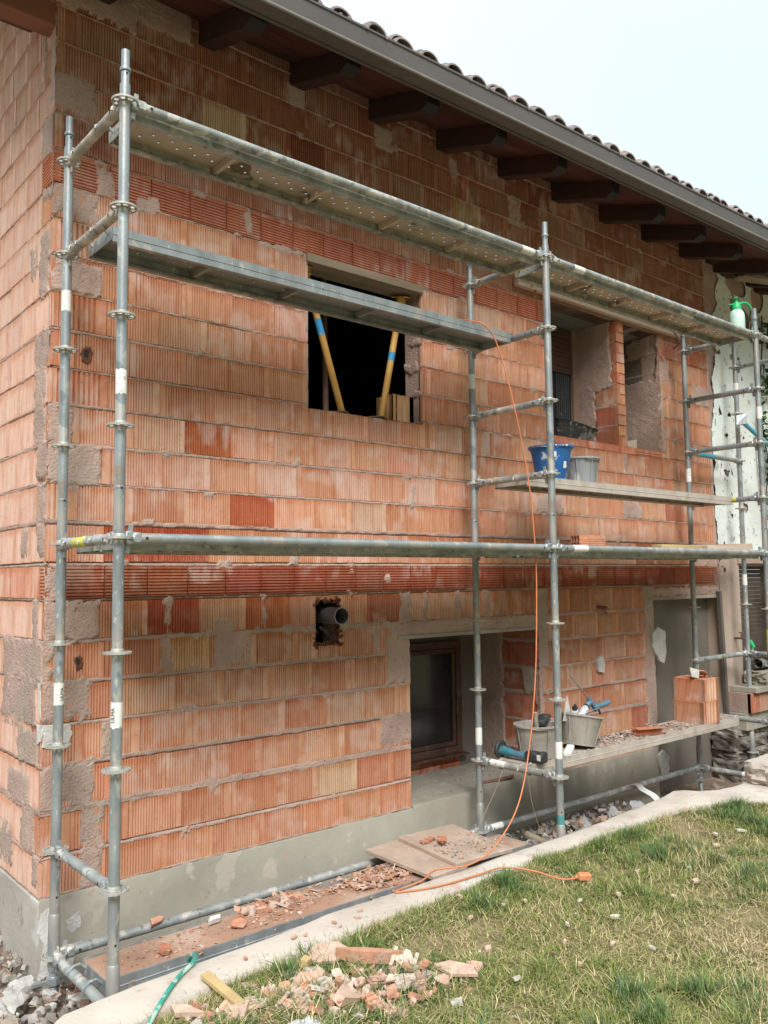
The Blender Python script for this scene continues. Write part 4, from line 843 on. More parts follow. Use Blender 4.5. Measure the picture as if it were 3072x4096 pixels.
for z, mt, tp in ((0, 'galv', ()), (-.5, 'galv', ()), (-1, 'galv', ()), (-1.5, 'galv', [(.24, .32, 'yellow_tape')]), (-2, 'galv', ()), (-3.5, 'galv_rail', ()), (-4, 'galv_rail', [(.05, .3, 'sticker')])): ledger((6, 0, z), (6, .72, z), mt, tp, 'transom')
for z in (0, -3): ledger((7.02, 0, z), (7.02, .72, z), 'galv', (), 'transom')
# ---- perforated planks with end hooks
def plank_mesh(b, L, W=.30, holes=True, htop=0.):
    t = .002; st = .05; nx = int(round(L/st)); ny = 6; sy = W/ny; xs0 = -L/2
    H = []
    for i in range(nx):
        for j_ in range(ny):
            cx = xs0+(i+.5)*st; cy = -W/2+(j_+.5)*sy; hx, hy = st/2, sy/2
            hole = holes and 1 <= j_ <= 4 and (i+j_) % 2 == 0 and (i % 12) not in (11,) and 1 < i < nx-2
            c4 = [(cx-hx, cy-hy), (cx+hx, cy-hy), (cx+hx, cy+hy), (cx-hx, cy+hy)]
            if not hole:
                for z_, fl in ((htop, 0), (htop-t, 1)): b.add([(x, y, z_) for x, y in c4], [(3, 2, 1, 0) if fl else (0, 1, 2, 3)], 0 if not fl else 1)
            else:
                r = .0082; e = [(cx-hx, cy-hy), (cx, cy-hy), (cx+hx, cy-hy), (cx+hx, cy), (cx+hx, cy+hy), (cx, cy+hy), (cx-hx, cy+hy), (cx-hx, cy)]
                q = [(cx+r*math.cos(math.pi*(1.25+.25*k)), cy+r*math.sin(math.pi*(1.25+.25*k))) for k in range(8)]
                for z_, m_ in ((htop, 0), (htop-t, 1)): b.add([(x, y, z_) for x, y in e]+[(x, y, z_) for x, y in q], [(k, (k+1) % 8, 8+(k+1) % 8, 8+k) for k in range(8)], m_)
                b.add([(x, y, htop) for x, y in q]+[(x*1., y, htop-.006) for x, y in q], [(k, (k+1) % 8, 8+(k+1) % 8, 8+k) for k in range(8)], 0)
    for s in (-1, 1):
        y = s*W/2; h = .068
        pr = [(y, htop+.006), (y, htop-h*.45), (y+s*.003, htop-h*.5), (y, htop-h*.55), (y, htop-h), (y-s*.030, htop-h), (y-s*.030, htop-h+.012)]
        V = [(x, yy_, zz_) for x in (-L/2, L/2) for yy_, zz_ in pr]; k = len(pr); b.add(V, [(i, i+1, k+i+1, k+i) for i in range(k-1)], 2)
        b.add([(x, yy_, zz_) for x in (-L/2, L/2) for yy_, zz_ in ((y, htop+.006), (y-s*.012, htop+.006), (y-s*.012, htop))], [(0, 1, 4, 3), (1, 2, 5, 4)], 2)
        b.box((s*L/2*1., 0, htop-.03), (.004, W, .062), m=2)
        for yy_ in (-W/2+.05, W/2-.05): b.tube([(s*(L/2), yy_, htop-.02), (s*(L/2+.03), yy_, htop+.006), (s*(L/2+.058), yy_, htop+.004), (s*(L/2+.088), yy_, htop-.018), (s*(L/2+.088), yy_, htop-.03)], .007, 8, m=2)
    for k in range(1, int(L/.6)+1):
        x = -L/2+k*L/(int(L/.6)+1); b.box((x, 0, htop-.022), (.022, W-.01, .038), m=1)
def make_plank(mats, L=2.88, **k):
    b = MB(); plank_mesh(b, L); o = b.build('scaffold_plank', mats, **k); return o
M['plank_rust'] = pmat('rust_dusty_plank', (.42, .25, .17), (.34, .21, .15), 6, .85, bump=.4, bscale=60, spots=[((.52, .40, .31), 2.5, .5, .15, .7)])
G = 'perforated steel scaffold planks'
pk = make_plank([M['plank'], M['plank_under'], M['galv_rail']])
def put_plank(y, xc, z, label, mats=None, first=False):
    o = pk if first else pk.copy()
    if not first:
        o.data = pk.data if mats is None else pk.data.copy(); COL.objects.link(o)
        if mats:
            for i, m_ in enumerate(mats): o.data.materials[i] = M[m_]
    o.location = (xc, y, z); tag(o, label, 'scaffold plank', G); return o
put_plank(.185, 1.5, .018, 'perforated steel plank on the top lift of the left bay, stained brown underneath', first=True)
put_plank(.425, 1.5, -.482, 'lone perforated steel plank one ring lower, crossing the open upper window', ['plank', 'plank', 'galv'])
put_plank(.175, 4.5, .018, 'top plank of the right bay above the double window, with a small sticker', ['plank_pale', 'plank_under', 'galv_rail'])
put_plank(.415, 4.5, -1.482, 'beige dusty plank carrying the blue bucket below the double window', ['plank_pale', 'plank_under', 'plank_pale'])
put_plank(.435, 4.5, -3.482, 'low rubble covered plank carrying buckets and stacked blocks before the doorway', ['plank_pale', 'plank', 'plank_pale'])
put_plank(.19, 1.5, -1.982, 'middle lift plank of the left bay, on the lawn side', ['plank', 'plank_under', 'galv_rail'])
put_plank(.525, 1.5, -1.982, 'middle lift plank of the left bay, on the wall side', ['plank', 'plank_under', 'galv_rail'])
put_plank(.19, 4.5, -1.982, 'middle lift plank of the right bay, on the lawn side', ['plank', 'plank_under', 'galv_rail'])
put_plank(.525, 4.5, -1.982, 'middle lift plank of the right bay, with boards and brick pieces on it', ['plank', 'plank_under', 'galv_rail'])
put_plank(.36, 1.5, -3.968, 'lowest perforated plank in the trench, strewn with red clay crumbs', ['plank_rust', 'plank', 'galv'])
b = MB(); b.box((4.86, .175-.1535, -.025), (.20, .002, .045)); st_ = b.build('sticker', M['sticker'], bpy.data.objects['scaffold_plank.002'] if 'scaffold_plank.002' in bpy.data.objects else pk); st_.location = -Vector(st_.parent.location)
text_mesh('U', .030, M['prop_blue'], st_, Matrix.Translation((4.92, .0195, -.025)) @ Matrix.Rotation(math.pi/2, 4, 'X'))
# added ridge behind the camera, out of view, blocks low sky to darken eaves
V = []; na, nr = 60, 9
for r in range(nr):
    t = r/(nr-1)
    for a in range(na):
        an = rad(-100+200*a/(na-1))-math.pi/2; d = 30+70*t; nn = float(vnoise(np.array([a*.35]), np.array([r*.7]), 1., 40)[0]); V.append((1.5+d*math.cos(an), -3+d*math.sin(an), -4.2+(t**.8)*40*(.65+.5*nn)*min(1, min(a, na-1-a)/8)))
hl = MB(); hl.add(V, [(r*na+a, r*na+a+1, (r+1)*na+a+1, (r+1)*na+a) for r in range(nr-1) for a in range(na-1)])
hl.build('sky_block_ridge', pmat('sky_block_green', (.05, .07, .03), (.03, .045, .02), .3, .95, bump=1, bscale=2), smooth=True, kind='structure')
# ------------------------------------------------------------------ things standing, lying and hanging about
def RX(a): return Matrix.Rotation(rad(a), 3, 'X')
def RY(a): return Matrix.Rotation(rad(a), 3, 'Y')
def RZ(a): return Matrix.Rotation(rad(a), 3, 'Z')
def part(b, name, mat, parent, **k): return b.build(name, [M[m] for m in (mat if isinstance(mat, (list, tuple)) else [mat])], parent, smooth=True, **k)
PT = .020   # plank top above its ring level
# props in the upper window
def prop(p, q, label, band, bandm='prop_blue', mat='prop', top=True, bot=True, Rp=None):
    p = Vector(p); q = Vector(q); o = empty('steel_prop', q, label=label, cat='steel prop', group=None); d = (p-q); L = d.length; d.normalize(); p0 = Vector((0, 0, 0)); p1 = p-q
    b = MB(); b.tube([p0, p1*.62], .024, 20); b.tube([p1*.6, p1], .0235, 20); b.tube([p1*.93-Vector((0, .0245, 0)), p1*.93-Vector((0, .0252, 0))], .006, 10, m=1); part(b, 'tube', [mat, 'dark'], o)
    for (t0, t1) in band: b = MB(); b.tube([p1*t0, p1*t1], .0246, 20, cap=False); part(b, 'painted_band', bandm, o)
    R = d.to_track_quat('Z', 'Y').to_matrix()
    if bot: b = MB(); b.box(p0+Vector((0, 0, .006)), (.13, .13, .006), R=RY(14) @ RZ(20)); part(b, 'foot_plate', 'prop_base', o)
    if top: b = MB(); b.box(p1, (.12, .12, .006), R=RX(12)@RY(-8)@RZ(30)); b.box(p1-d*.03, (.03, .07, .05), R=R); part(b, 'head_plate', 'prop', o)
    return o
prop((1.685, YW+.085, -.085), (2.005, YW+.085, -1.062), 'left yellow steel prop leaning in the open upper window, blue paint band behind the plank', [(.55, .66)])
prop((2.575, YW+.10, -.10), (2.34, YW+.075, -1.060), 'right yellow steel prop in the upper window with a bright blue band', [(.47, .54)])
prop((2.27, 1.6, 1.2), (2.30, 1.6, -1.6), 'rusty prop tube standing upright in the dark room behind the upper window', [], mat='copper', top=False)
def loose_block(L, W, H, teeth, rot, loc, label, c1, c2, name='clay_block', nt=5, group=None):
    """ribbed side along X (front, -Y), deep flutes on the +X/-X ends"""
    o = MB(); import itertools
    def face(F, a0, a1, pitch, dep, c, plain=(0, 0)):
        q = Blocks(F); q.block(a0, a1, 0, H, col=c, seed=random.random(), pitch=pitch, dep=dep, plain=plain); return q
    fs = [face(lambda a, b, d: np.stack([a, -d-W/2, b], 1), -L/2, L/2, .0132, .005, c1, (0, .03)), face(lambda a, b, d: np.stack([-a, d+W/2, b], 1), -L/2, L/2, .0132, .005, c1),
          face(lambda a, b, d: np.stack([L/2+d, a, b], 1), -W/2, W/2, W/nt*.93, .016, c2), face(lambda a, b, d: np.stack([-L/2-d, -a, b], 1), -W/2, W/2, W/nt*.93, .016, c2)]
    n = 0; V = []; Q = []; C = []; B = []
    for f in fs: V += f.V; C += f.C; B += f.B; Q += [x+n for x in f.Q]; n += f.n
    # perforated top: webs
    z = H-.003; g = .008; web = []
    for k in range(6): y = -W/2+.012+(W-.024)*k/5; web.append((-L/2+.012, L/2-.012, y-g/2, y+g/2))
    for k in range(9): x = -L/2+.012+(L-.024)*k/8; web.append((x-g/2, x+g/2, -W/2+.012, W/2-.012))
    for (x0, x1, y0, y1) in web:
        vv = np.array([(x0, y0, z), (x1, y0, z), (x1, y1, z), (x0, y1, z), (x0, y0, 0), (x1, y0, 0), (x1, y1, 0), (x0, y1, 0)]); V.append(vv); C.append(np.tile(c1, (8, 1))); B.append(np.full((8, 3), .5)); Q.append(np.array([(0, 1, 2, 3), (0, 4, 5, 1), (1, 5, 6, 2), (2, 6, 7, 3), (3, 7, 4, 0)])+n); n += 8
    ob = np_mesh(name, np.concatenate(V), np.concatenate(Q), M['brick'], None, np.concatenate(C), np.concatenate(B)); ob.location = loc; ob.rotation_euler.z = rad(rot); return tag(ob, label, 'clay block', group)
loose_block(.185, .20, .19, 5, 90, (2.485, YW+.085, -1.063), 'single pale clay block standing on the sill of the upper window', (.60, .38, .22), (.60, .40, .24), nt=3).rotation_euler.z = rad(0+90)
loose_block(.30, .235, .19, 5, -94, (5.47, .43, -3.5+PT), 'lower clay block of the two stacked before the doorway', (.60, .33, .21), (.64, .40, .27))
loose_block(.30, .235, .19, 5, -91, (5.49, .435, -3.5+PT+.192), 'upper clay block of the stack, topped with broken clay slabs', (.60, .29, .17), (.68, .46, .33))
def shard(b, c, w, l, t, R, seed, col, ribs=0):
    rr = random.Random(seed); n = rr.randint(4, 6); P = []
    for i in range(n):
        a = 2*math.pi*(i+rr.uniform(-.3, .3))/n; P.append((w/2*math.cos(a)*rr.uniform(.75, 1.25), l/2*math.sin(a)*rr.uniform(.75, 1.25)))
    b.col = col; V = []
    for (k, z) in ((1, -t/2), (1, t/2)): V += [Vector(c)+R @ Vector((x*k+rr.uniform(-.001, .001), y*k, z)) for x, y in P]
    b.add(V, [tuple(range(n-1, -1, -1)), tuple(range(n, 2*n))]+[(i, (i+1) % n, n+(i+1) % n, n+i) for i in range(n)])
    for k in range(ribs):
        x = -w*.32+w*.64*k/max(1, ribs-1); b.box(Vector(c)+R @ Vector((x, 0, t/2+.003)), (w*.64/ribs*.5, l*.78, .008), R=R)
    return b
CL = [(.64, .41, .30), (.69, .48, .37), (.58, .30, .19), (.72, .57, .47), (.50, .23, .14)]
def one_shard(loc, w, l, t, R, seed, col, label, cat='brick shard', group=None, ribs=0, name='clay_shard'):
    b = MB(); shard(b, (0, 0, 0), w, l, t, R, seed, col, ribs); o = b.build(name, M['shard'], label=label, cat=cat, group=group); o.location = loc; return o
one_shard((5.42, .40, -3.5+PT+.43), .17, .13, .010, RX(38)@RY(-12), 3, (.50, .47, .43), 'grey mortar covered slab tilted on top of the stacked blocks')
one_shard((5.52, .40, -3.5+PT+.42), .16, .10, .010, RX(-28)@RY(25)@RZ(20), 5, (.55, .25, .14), 'orange clay slab propped against the grey slab on the block stack')
one_shard((5.56, .44, -3.5+PT+.395), .20, .09, .010, RY(4)@RZ(-25), 7, (.62, .36, .24), 'flat clay slab lying at the right of the block stack top')
# broken hollow brick (U section) on the low plank
b = MB(); b.col = (.55, .22, .12); R = RZ(-22)
for (dz, dy, sy, sz) in ((.002, 0, .085, .008), (.05, -.012, .060, .007), (.026, .038, .008, .05), (.026, .0, .007, .046)): b.box(R @ Vector((0, dy, dz)), (.26, sy, sz), R=R @ RX(0))
for k in range(5): b.box(R @ Vector((0, -.044+.0, .008+k*.0)), (.26, .006, .012), R=R)
o = b.build('broken_hollow_brick', M['shard'], label='broken U shaped piece of hollow orange brick on the low plank', cat='broken brick'); o.location = (4.62, .37, -3.5+PT+.004)
# buckets
def bucket(loc, r0, r1, h, mat, label, staves=8, tilt=(0, 0), handle=True, hmat='steel', hang=80, name='bucket', rim=.010):
    o = empty(name, loc, label=label, cat='bucket'); o.rotation_euler = (rad(tilt[0]), rad(tilt[1]), random.uniform(0, 1))
    b = MB(); b.lathe([(.001, .006), (r0-.004, .006), (r1-.005, h-.002), (r1+.002, h), (r1+rim, h-.002), (r1+rim, h-.014), (r1+.002, h-.017), (r1-.012*1, h*.80), (r0+(r1-r0)*.12, h*.1), (r0+.004, h*.09), (r0+.003, 0), (.001, 0)], n=48)
    if staves:
        for k in range(staves):
            a = 2*math.pi*k/staves; p0 = Vector((math.cos(a), math.sin(a), 0)); b.tube([p0*(r0+.004)+Vector((0, 0, h*.1)), p0*(r1+.001)+Vector((0, 0, h*.9))], .0045, 6)
    part(b, 'shell', mat, o)
    if handle:
        b = MB(); pts = []
        for k in range(17):
            a = math.pi*k/16; v = Vector(((r1+rim+.004)*math.cos(a), 0, (r1)*math.sin(a)*.92)); v = RX(hang) @ v; pts.append(v+Vector((0, 0, h-.012)))
        b.tube(pts, .003, 8); part(b, 'handle', hmat, o)
    return o
bucket((3.53, .42, -1.5+PT), .112, .158, .265, 'blue', 'royal blue plastic bucket splashed with white on the beige plank', 0, rim=.014, hang=95)
bb_ = bpy.data.objects['bucket']
b = MB(); R = .1475
for (a0, a1, z0, z1) in ((-2.62, -2.20, .17, .21), (-1.75, -1.55, .09, .14)):
    V = []; 
    for k in range(9):
        a = a0+(a1-a0)*k/8-.0
        for z in (z0, z1): r = .112+.046*(z/.265)+.0045; V.append((r*math.cos(a), r*math.sin(a), z))
    b.add(V, [(2*k, 2*k+2, 2*k+3, 2*k+1) for k in range(8)])
part(b, 'label', 'sticker', bb_); bb_.rotation_euler.z = 0
bucket((3.93, .45, -1.5+PT), .108, .143, .215, 'bgrey', 'cement grey rubber bucket to the right of the blue one', 7, hang=100)
k1 = bucket((3.305, .44, -3.5+PT), .125, .155, .235, 'bmortar', 'left mortar caked bucket on the low plank with a hand tool inside', 8, hang=98)
k2 = bucket((3.80, .45, -3.5+PT+.02), .125, .165, .225, 'bmortar', 'tilted mortar caked bucket holding the foam gun on the low plank', 7, tilt=(6, 9), hang=60)
bb = MB(); bb.tube([(3.27, .40, -3.40), (3.25, .39, -3.30), (3.215, .37, -3.15)], [.013, .014, .015], 10); o = part(bb, 'tool_handle', 'ply', None, label='dusty wooden tool handle sticking out of the left mortar bucket', cat='tool handle')
o = empty('cordless_drill', (3.40, .47, -3.24), label='black and teal cordless tool lying in the left mortar bucket', cat='power tool')
b = MB(); b.box((0, 0, 0), (.17, .09, .055), R=RZ(20)@RY(-8), bev=.012); b.box((.05, .01, .025), (.09, .075, .03), R=RZ(20), bev=.01); part(b, 'battery', 'black', o)
b = MB(); b.tube([(-.09, -.02, -.01), (-.16, -.05, -.05)], [.03, .022], 12); part(b, 'handle', 'teal', o)
# foam gun with its can, second can, plaster trowel sheet
o = empty('foam_gun', (3.86, .42, -3.25), label='blue grey foam gun screwed on a can, lying across the tilted bucket', cat='foam gun')
b = MB(); b.tube([(-.10, .0, -.03), (.0, .0, .055)], .030, 20); b.tube([(-.02, 0, .038), (.012, 0, .066)], [.030, .017], 16); part(b, 'can', 'canwhite', o)
b = MB(); b.tube([(.015, -.005, .075), (.05, -.01, .105)], .022, 14); b.tube([(.03, -.01, .13), (.11, -.02, .035)], [.017, .020], 12); b.tube([(.09, -.02, .055), (.23, -.03, .075), (.26, -.03, .08)], [.018, .022, .019], 12); part(b, 'grip', 'gunblue', o)
b = MB(); b.tube([(.035, -.01, .125), (-.13, .02, .30)], .006, 10); b.tube([(-.125, .019, .295), (-.14, .022, .31)], .009, 10); b.tube([(.10, -.02, .10), (.17, -.02, .125)], .004, 8); b.tube([(.16, -.02, -.0), (.14, -.02, .03)], .009, 10, m=1); part(b, 'barrel', ['steel', 'black'], o)
o = empty('foam_can', (3.73, .43, -3.235), label='foam can with a black nozzle cap standing in the tilted bucket', cat='foam can')
b = MB(); b.lathe([(.001, -.10), (.031, -.10), (.031, .045), (.026, .06), (.016, .068), (.001, .07)], n=24, R=RX(28)@RY(-22)); part(b, 'can', 'canwhite', o)
b = MB(); b.lathe([(.001, .066), (.020, .066), (.022, .08), (.015, .092), (.008, .112), (.001, .114)], n=20, R=RX(28)@RY(-22)); part(b, 'cap', 'black', o)
b = MB(); b.add([Vector(v)+Vector((0, t, 0)) for t in (0, .004) for v in ((-.06, 0, -.09), (.06, .01, -.10), (-.005, .0, .10))], [(0, 1, 2), (5, 4, 3), (0, 3, 4, 1), (1, 4, 5, 2), (2, 5, 3, 0)])
o = b.build('plaster_knife', M['plaster_white'], label='pointed pale plastic spatula upright in the tilted bucket', cat='spatula'); o.location = (3.70, .46, -3.18)
b = MB(); b.box((0, 0, 0), (.17, .055, .028), R=RZ(28)@RY(-10), bev=.004); o = b.build('sanding_block', M['sticker'], label='small off white block leaning between the two mortar buckets', cat='block'); o.location = (3.53, .33, -3.45)
# angle grinder on the transom end of the low plank
o = empty('angle_grinder', (3.115, .49, -3.443), label='teal cordless angle grinder with a black guard lying by the inner standard', cat='angle grinder', )
ax = Vector((.10, -1, 0)).normalized(); up = Vector((0, 0, 1)); sd_ = ax.cross(up)
def ag(b, a, r0, c, r1, n=16): b.tube([ax*a+up*.0, ax*c], [r0, r1], n)
b = MB(); b.lathe([(.001, -.006), (.064, -.006), (.068, .010), (.060, .018), (.001, .018)], n=28, R=Matrix((up, sd_, ax)).transposed() @ RX(0)@RZ(0), o=ax*-.12+up*.02); part(b, 'guard', 'black', o)
b = MB(); b.tube([ax*-.105+up*.015, ax*-.04+up*.012], [.034, .030], 16); b.tube([ax*-.05+up*.012, ax*.01+up*.004], [.030, .023], 16); part(b, 'gear_head', 'teal', o)
b = MB(); b.tube([ax*.0+up*.004, ax*.12+up*.0], [.023, .026], 16); part(b, 'body', 'gunblue', o)
b = MB(); Rg = Matrix((ax, -sd_, up)).transposed(); b.box(ax*.165+up*.008, (.115, .078, .068), R=Rg, bev=.014); b.box(ax*.235+up*.008, (.05, .082, .074), R=Rg, bev=.010); part(b, 'battery', 'black', o)
b = MB(); b.box(ax*.235-sd_*-.0415+up*.012, (.030, .001, .040), R=Rg); part(b, 'label', 'sticker', o)
# mortar tub with a float in the double window
o = empty('mortar_tub', (4.60, YW+.17, -.985), label='black mortar tub tipped on the sill of the double window', cat='mortar tub'); o.rotation_euler = (rad(4), rad(5), rad(2))
b = MB(); ht = .155
def trough(b, w0, d0, w1, d1, h, t):
    V = []
    for (w, d, z) in ((w0, d0, 0), (w1, d1, h), (w1+.016, d1+.016, h), (w1+.016, d1+.016, h-.006), (w1-t, d1-t, h-.004), (w0-t, d0-t, t)):
        n = 24
        for k in range(n):
            a = 2*math.pi*k/n+math.pi/n; c, s = math.cos(a), math.sin(a); q = (abs(c)**6+abs(s)**6)**(-1/6); V.append((c*q*w/2, s*q*d/2, z))
    n = 24; fs = []
    for (i, j) in ((0, 1), (1, 3), (3, 2), (2, 4), (4, 5)): fs += [(i*n+k, i*n+(k+1) % n, j*n+(k+1) % n, j*n+k) for k in range(n)]
    fs += [tuple(range(n-1, -1, -1)), tuple(5*n+k for k in range(n))]; b.add(V, fs)
trough(b, .50, .22, .60, .31, ht, .005); part(b, 'shell', 'tub', o)
o = empty('plaster_float', (4.83, YW+.22, -.84), label='float handle standing up out of the black mortar tub', cat='plaster float'); b = MB(); b.tube([(-.09, 0, -.04), (.06, .0, .055)], .014, 10); part(b, 'handle', 'sticker', o); b = MB(); b.box((-.08, 0, -.07), (.24, .10, .008), R=RY(-28)); part(b, 'blade', 'steel', o)
# cement sack behind the pillar
b = MB(); n = 20; V = []
for k in range(13):
    t = k/12; z = .0+.36*t; w = .125*(1-.3*t*t)*(1+.12*math.sin(t*9)); d = .075*(1-.75*t**3)
    for i in range(n): a = 2*math.pi*i/n; V.append((w*math.cos(a)+.012*math.sin(5*a+t*6), d*math.sin(a)+.006*math.cos(7*a+t*9), z))
b.add(V, [(k*n+i, k*n+(i+1) % n, (k+1)*n+(i+1) % n, (k+1)*n+i) for k in range(12) for i in range(n)]+[tuple(range(12*n, 13*n))])
b.add([(.05, -.05, .0), (.22, -.07, .0), (.30, -.02, .13), (.17, -.0, .10), (.05, .02, .14)], [(0, 1, 2, 3, 4)])
sk = b.build('cement_sack', M['paper'], smooth=True, label='crumpled brown paper cement sack behind the brick pillar', cat='cement sack'); sk.location = (5.38, YW+.17, -.985)
text_mesh('gin', .06, M['text'], sk, Matrix.Translation((-.02, -.078, .21)) @ Matrix.Rotation(math.pi/2, 4, 'X') @ Matrix.Rotation(-math.pi/2+.2, 4, 'Z'), ext=.001)
# pressure sprayer on the top plank
o = empty('pressure_sprayer', (5.84, .17, PT), label='white pressure sprayer with a green pump head at the end of the top plank', cat='sprayer')
o.location = (5.97, .15, PT+.002); S = 1.0
b = MB(); b.lathe([(.001, 0), (.062, 0), (.069, .012), (.069, .17), (.065, .205), (.052, .232), (.034, .245), (.032, .252)], n=32); part(b, 'tank', 'tank', o)
b = MB(); b.lathe([(.040, .243), (.042, .275), (.036, .285), (.030, .315), (.001, .317)], n=24); b.tube([(0, 0, .315), (0, 0, .352)], .007, 10); b.lathe([(.001, .350), (.022, .350), (.024, .357), (.018, .364), (.001, .365)], n=20)
b.tube([(.02, -.01, .298), (.06, -.03, .318), (.10, -.05, .318)], .011, 10); b.tube([(.09, -.045, .325), (.13, -.065, .29), (.150, -.078, .235)], [.012, .010, .007], 10); b.tube([(-.02, .01, .295), (-.075, .035, .290)], [.009, .006], 10); part(b, 'pump_head', 'green', o)
# middle lift of the right bay: hollow brick, shards, timber
b = MB(); b.col = (.60, .27, .16); Lh, Wh, Hh = .24, .115, .105; t = .007; R = RZ(-18)
hb = MB(); hb.col = b.col
for z in (-Hh/2+t/2, 0, Hh/2-t/2): hb.box(R @ Vector((0, 0, z)), (Lh, Wh-.0006, t), R=R)
for y in (-Wh/2+t/2, -Wh/6, Wh/6, Wh/2-t/2): hb.box(R @ Vector((0, y, 0)), (Lh-.0008, t, Hh-.0008), R=R)
for z in (-.022, -.008, .008, .022): hb.box(R @ Vector((0, -Wh/2-.001, z)), (Lh, .003, .006), R=R)
o = hb.build('hollow_brick', M['shard'], label='six hole hollow brick lying on the middle lift of the right bay', cat='hollow brick'); o.location = (3.93, .40, -2+PT+Hh/2)
one_shard((4.42, .33, -2+PT+.012), .20, .07, .022, RZ(14)@RY(6), 21, (.62, .30, .18), 'orange brick sliver beside the hollow brick on the middle lift')
def timber(p, q, w, h, mat, label, name='timber_board', cat='board', roll=0):
    p = Vector(p); q = Vector(q); d = (q-p); R = d.to_track_quat('X', 'Z').to_matrix() @ RX(roll); b = MB(); b.box((0, 0, 0), (d.length, w, h), R=R); o = b.build(name, M[mat], label=label, cat=cat, bevel=.003); o.location = (p+q)/2; return o
timber((4.95, .44, -1.952), (5.95, .40, -1.952), .10, .055, 'timber_yellow', 'yellow shuttering board flat on the middle lift of the right bay')
timber((5.60, .60, -1.945), (6.9, .62, -1.905), .12, .06, 'timber_pale', 'pale brown plank end lying across the middle lift by the white wall', cat='plank')
timber((5.35, .22, -1.957), (5.97, .16, -1.957), .06, .045, 'timber_pale', 'short pale offcut at the right end of the middle lift', cat='offcut')
# loose boards over the lowest plank
b = MB(); b.box((0, 0, 0), (.30, .60, .027), R=RZ(3), bev=.004); o = b.build('shuttering_panel', M['ply'], label='left dusty shuttering board bridging pipe and kerb over the lowest plank', cat='board'); o.location = (2.10, .42, -3.925); o.rotation_euler.x = rad(2)
b = MB(); b.box((0, 0, 0), (.47, .58, .027), R=RZ(-4), bev=.004); o = b.build('shuttering_panel', M['ply'], label='wider dusty board overlapping the left one, with clay pieces on top', cat='board'); o.location = (2.42, .40, -3.90); o.rotation_euler.x = rad(2)
one_shard((2.28, .50, -3.872), .15, .06, .012, RZ(10), 31, (.56, .26, .15), 'ribbed clay strip on the wider dusty board', ribs=3)
one_shard((2.33, .42, -3.862), .16, .07, .02, RZ(50)@RY(6), 32, (.56, .24, .14), 'second ribbed clay strip crossed over the first on the board', ribs=3)
# ---- cables, hoses, strings
def cable(name, pts, r, mat, label, cat, n=8, sub=8):
    P = [Vector(p) for p in pts]; Q = []
    for i in range(len(P)-1):
        a, b_, c, d = P[max(0, i-1)], P[i], P[i+1], P[min(len(P)-1, i+2)]
        for k in range(sub): t = k/sub; Q.append(.5*((2*b_)+(-a+c)*t+(2*a-5*b_+4*c-d)*t*t+(-a+3*b_-3*c+d)*t**3))
    Q.append(P[-1]); b = MB(); b.tube(Q, r, n); o = b.build(name, M[mat], smooth=True, label=label, cat=cat); return o
cable('orange_cable', [(2.50, .34, -.45), (2.55, .27, -.468), (2.60, .215, -.50), (2.70, .19, -.62), (2.78, .12, -1.05), (2.86, .08, -1.55), (2.90, .07, -2.02), (2.89, .065, -2.42), (2.83, .04, -2.85), (2.73, .02, -3.28), (2.55, -.03, -3.60), (2.33, -.03, -3.80), (2.10, -.05, -3.845), (1.90, .02, -3.848), (1.72, -.06, -3.842), (1.50, -.085, -3.843), (1.62, -.15, -3.843), (1.80, -.19, -3.843), (2.00, -.20, -3.843), (2.19, -.23, -3.838), (2.30, -.36, -3.85), (2.36, -.50, -3.87), (2.43, -.55, -3.87)], .0046, 'orange', 'orange extension cable hanging from the lone plank and looping over the kerb', 'cable')
b = MB(); b.box((0, 0, 0), (.075, .05, .04), R=RZ(-40), bev=.008); b.tube([(-.05, .03, 0), (-.03, .02, 0)], .010, 8); o = b.build('cable_socket', M['orange_dusty'], label='dusty orange socket at the end of the cable in the grass', cat='cable socket'); o.location = (2.475, -.575, -3.865)
cable('green_hose', [(.36, .02, -3.90), (.35, -.03, -3.855), (.33, -.10, -3.838), (.29, -.15, -3.835), (.22, -.20, -3.835), (.14, -.27, -3.835), (.05, -.36, -3.84), (-.06, -.47, -3.86), (-.2, -.62, -3.88), (-.5, -.9, -3.89)], .0095, 'hose', 'paint spattered green hose crossing the kerb at the lower left', 'hose')
o = cable('dull_hose', [(7.20, .60, -2.87), (7.12, .52, -3.05), (7.00, .5, -3.3), (7.05, .42, -3.6), (7.15, .35, -3.85), (7.2, .3, -4.1)], .011, 'hose_dull', 'dull green hose hanging from the wall tap', 'hose')
o = empty('wall_tap', (7.15, YW-.05, -2.86), label='old garden tap on the pinkish rendered pier', cat='tap'); b = MB(); b.tube([(-.02, .06, 0), (-.02, -.08, 0), (.0, -.11, -.02)], .012, 10); b.tube([(-.02, -.03, 0), (-.02, -.03, .06)], .006, 8); b.tube([(-.06, -.03, .06), (.02, -.03, .06)], .006, 8); part(b, 'body', 'copper', o)
b = MB(); b.tube([(.0, -.11, -.02), (.02, -.14, -.09)], .020, 12); part(b, 'hose_coupling', 'green', o)
for i, (pts, lab) in enumerate([([(2.78, .30, -3.48), (2.70, .30, -3.60), (2.58, .32, -3.78), (2.50, .33, -3.9)], 'thin twine hanging straight down from the transom by the grinder'), ([(3.0, .27, -3.52), (3.02, .26, -3.7), (3.06, .24, -3.86), (3.10, .2, -4.02)], 'longest thin twine hanging between the two standards of the middle frame'), ([(3.06, .06, -3.52), (3.06, .06, -3.75), (3.065, .05, -3.95)], 'thin twine hanging beside the lawn side standard')]): cable('twine', pts, .0016, 'twine', lab, 'twine', n=5, sub=4)
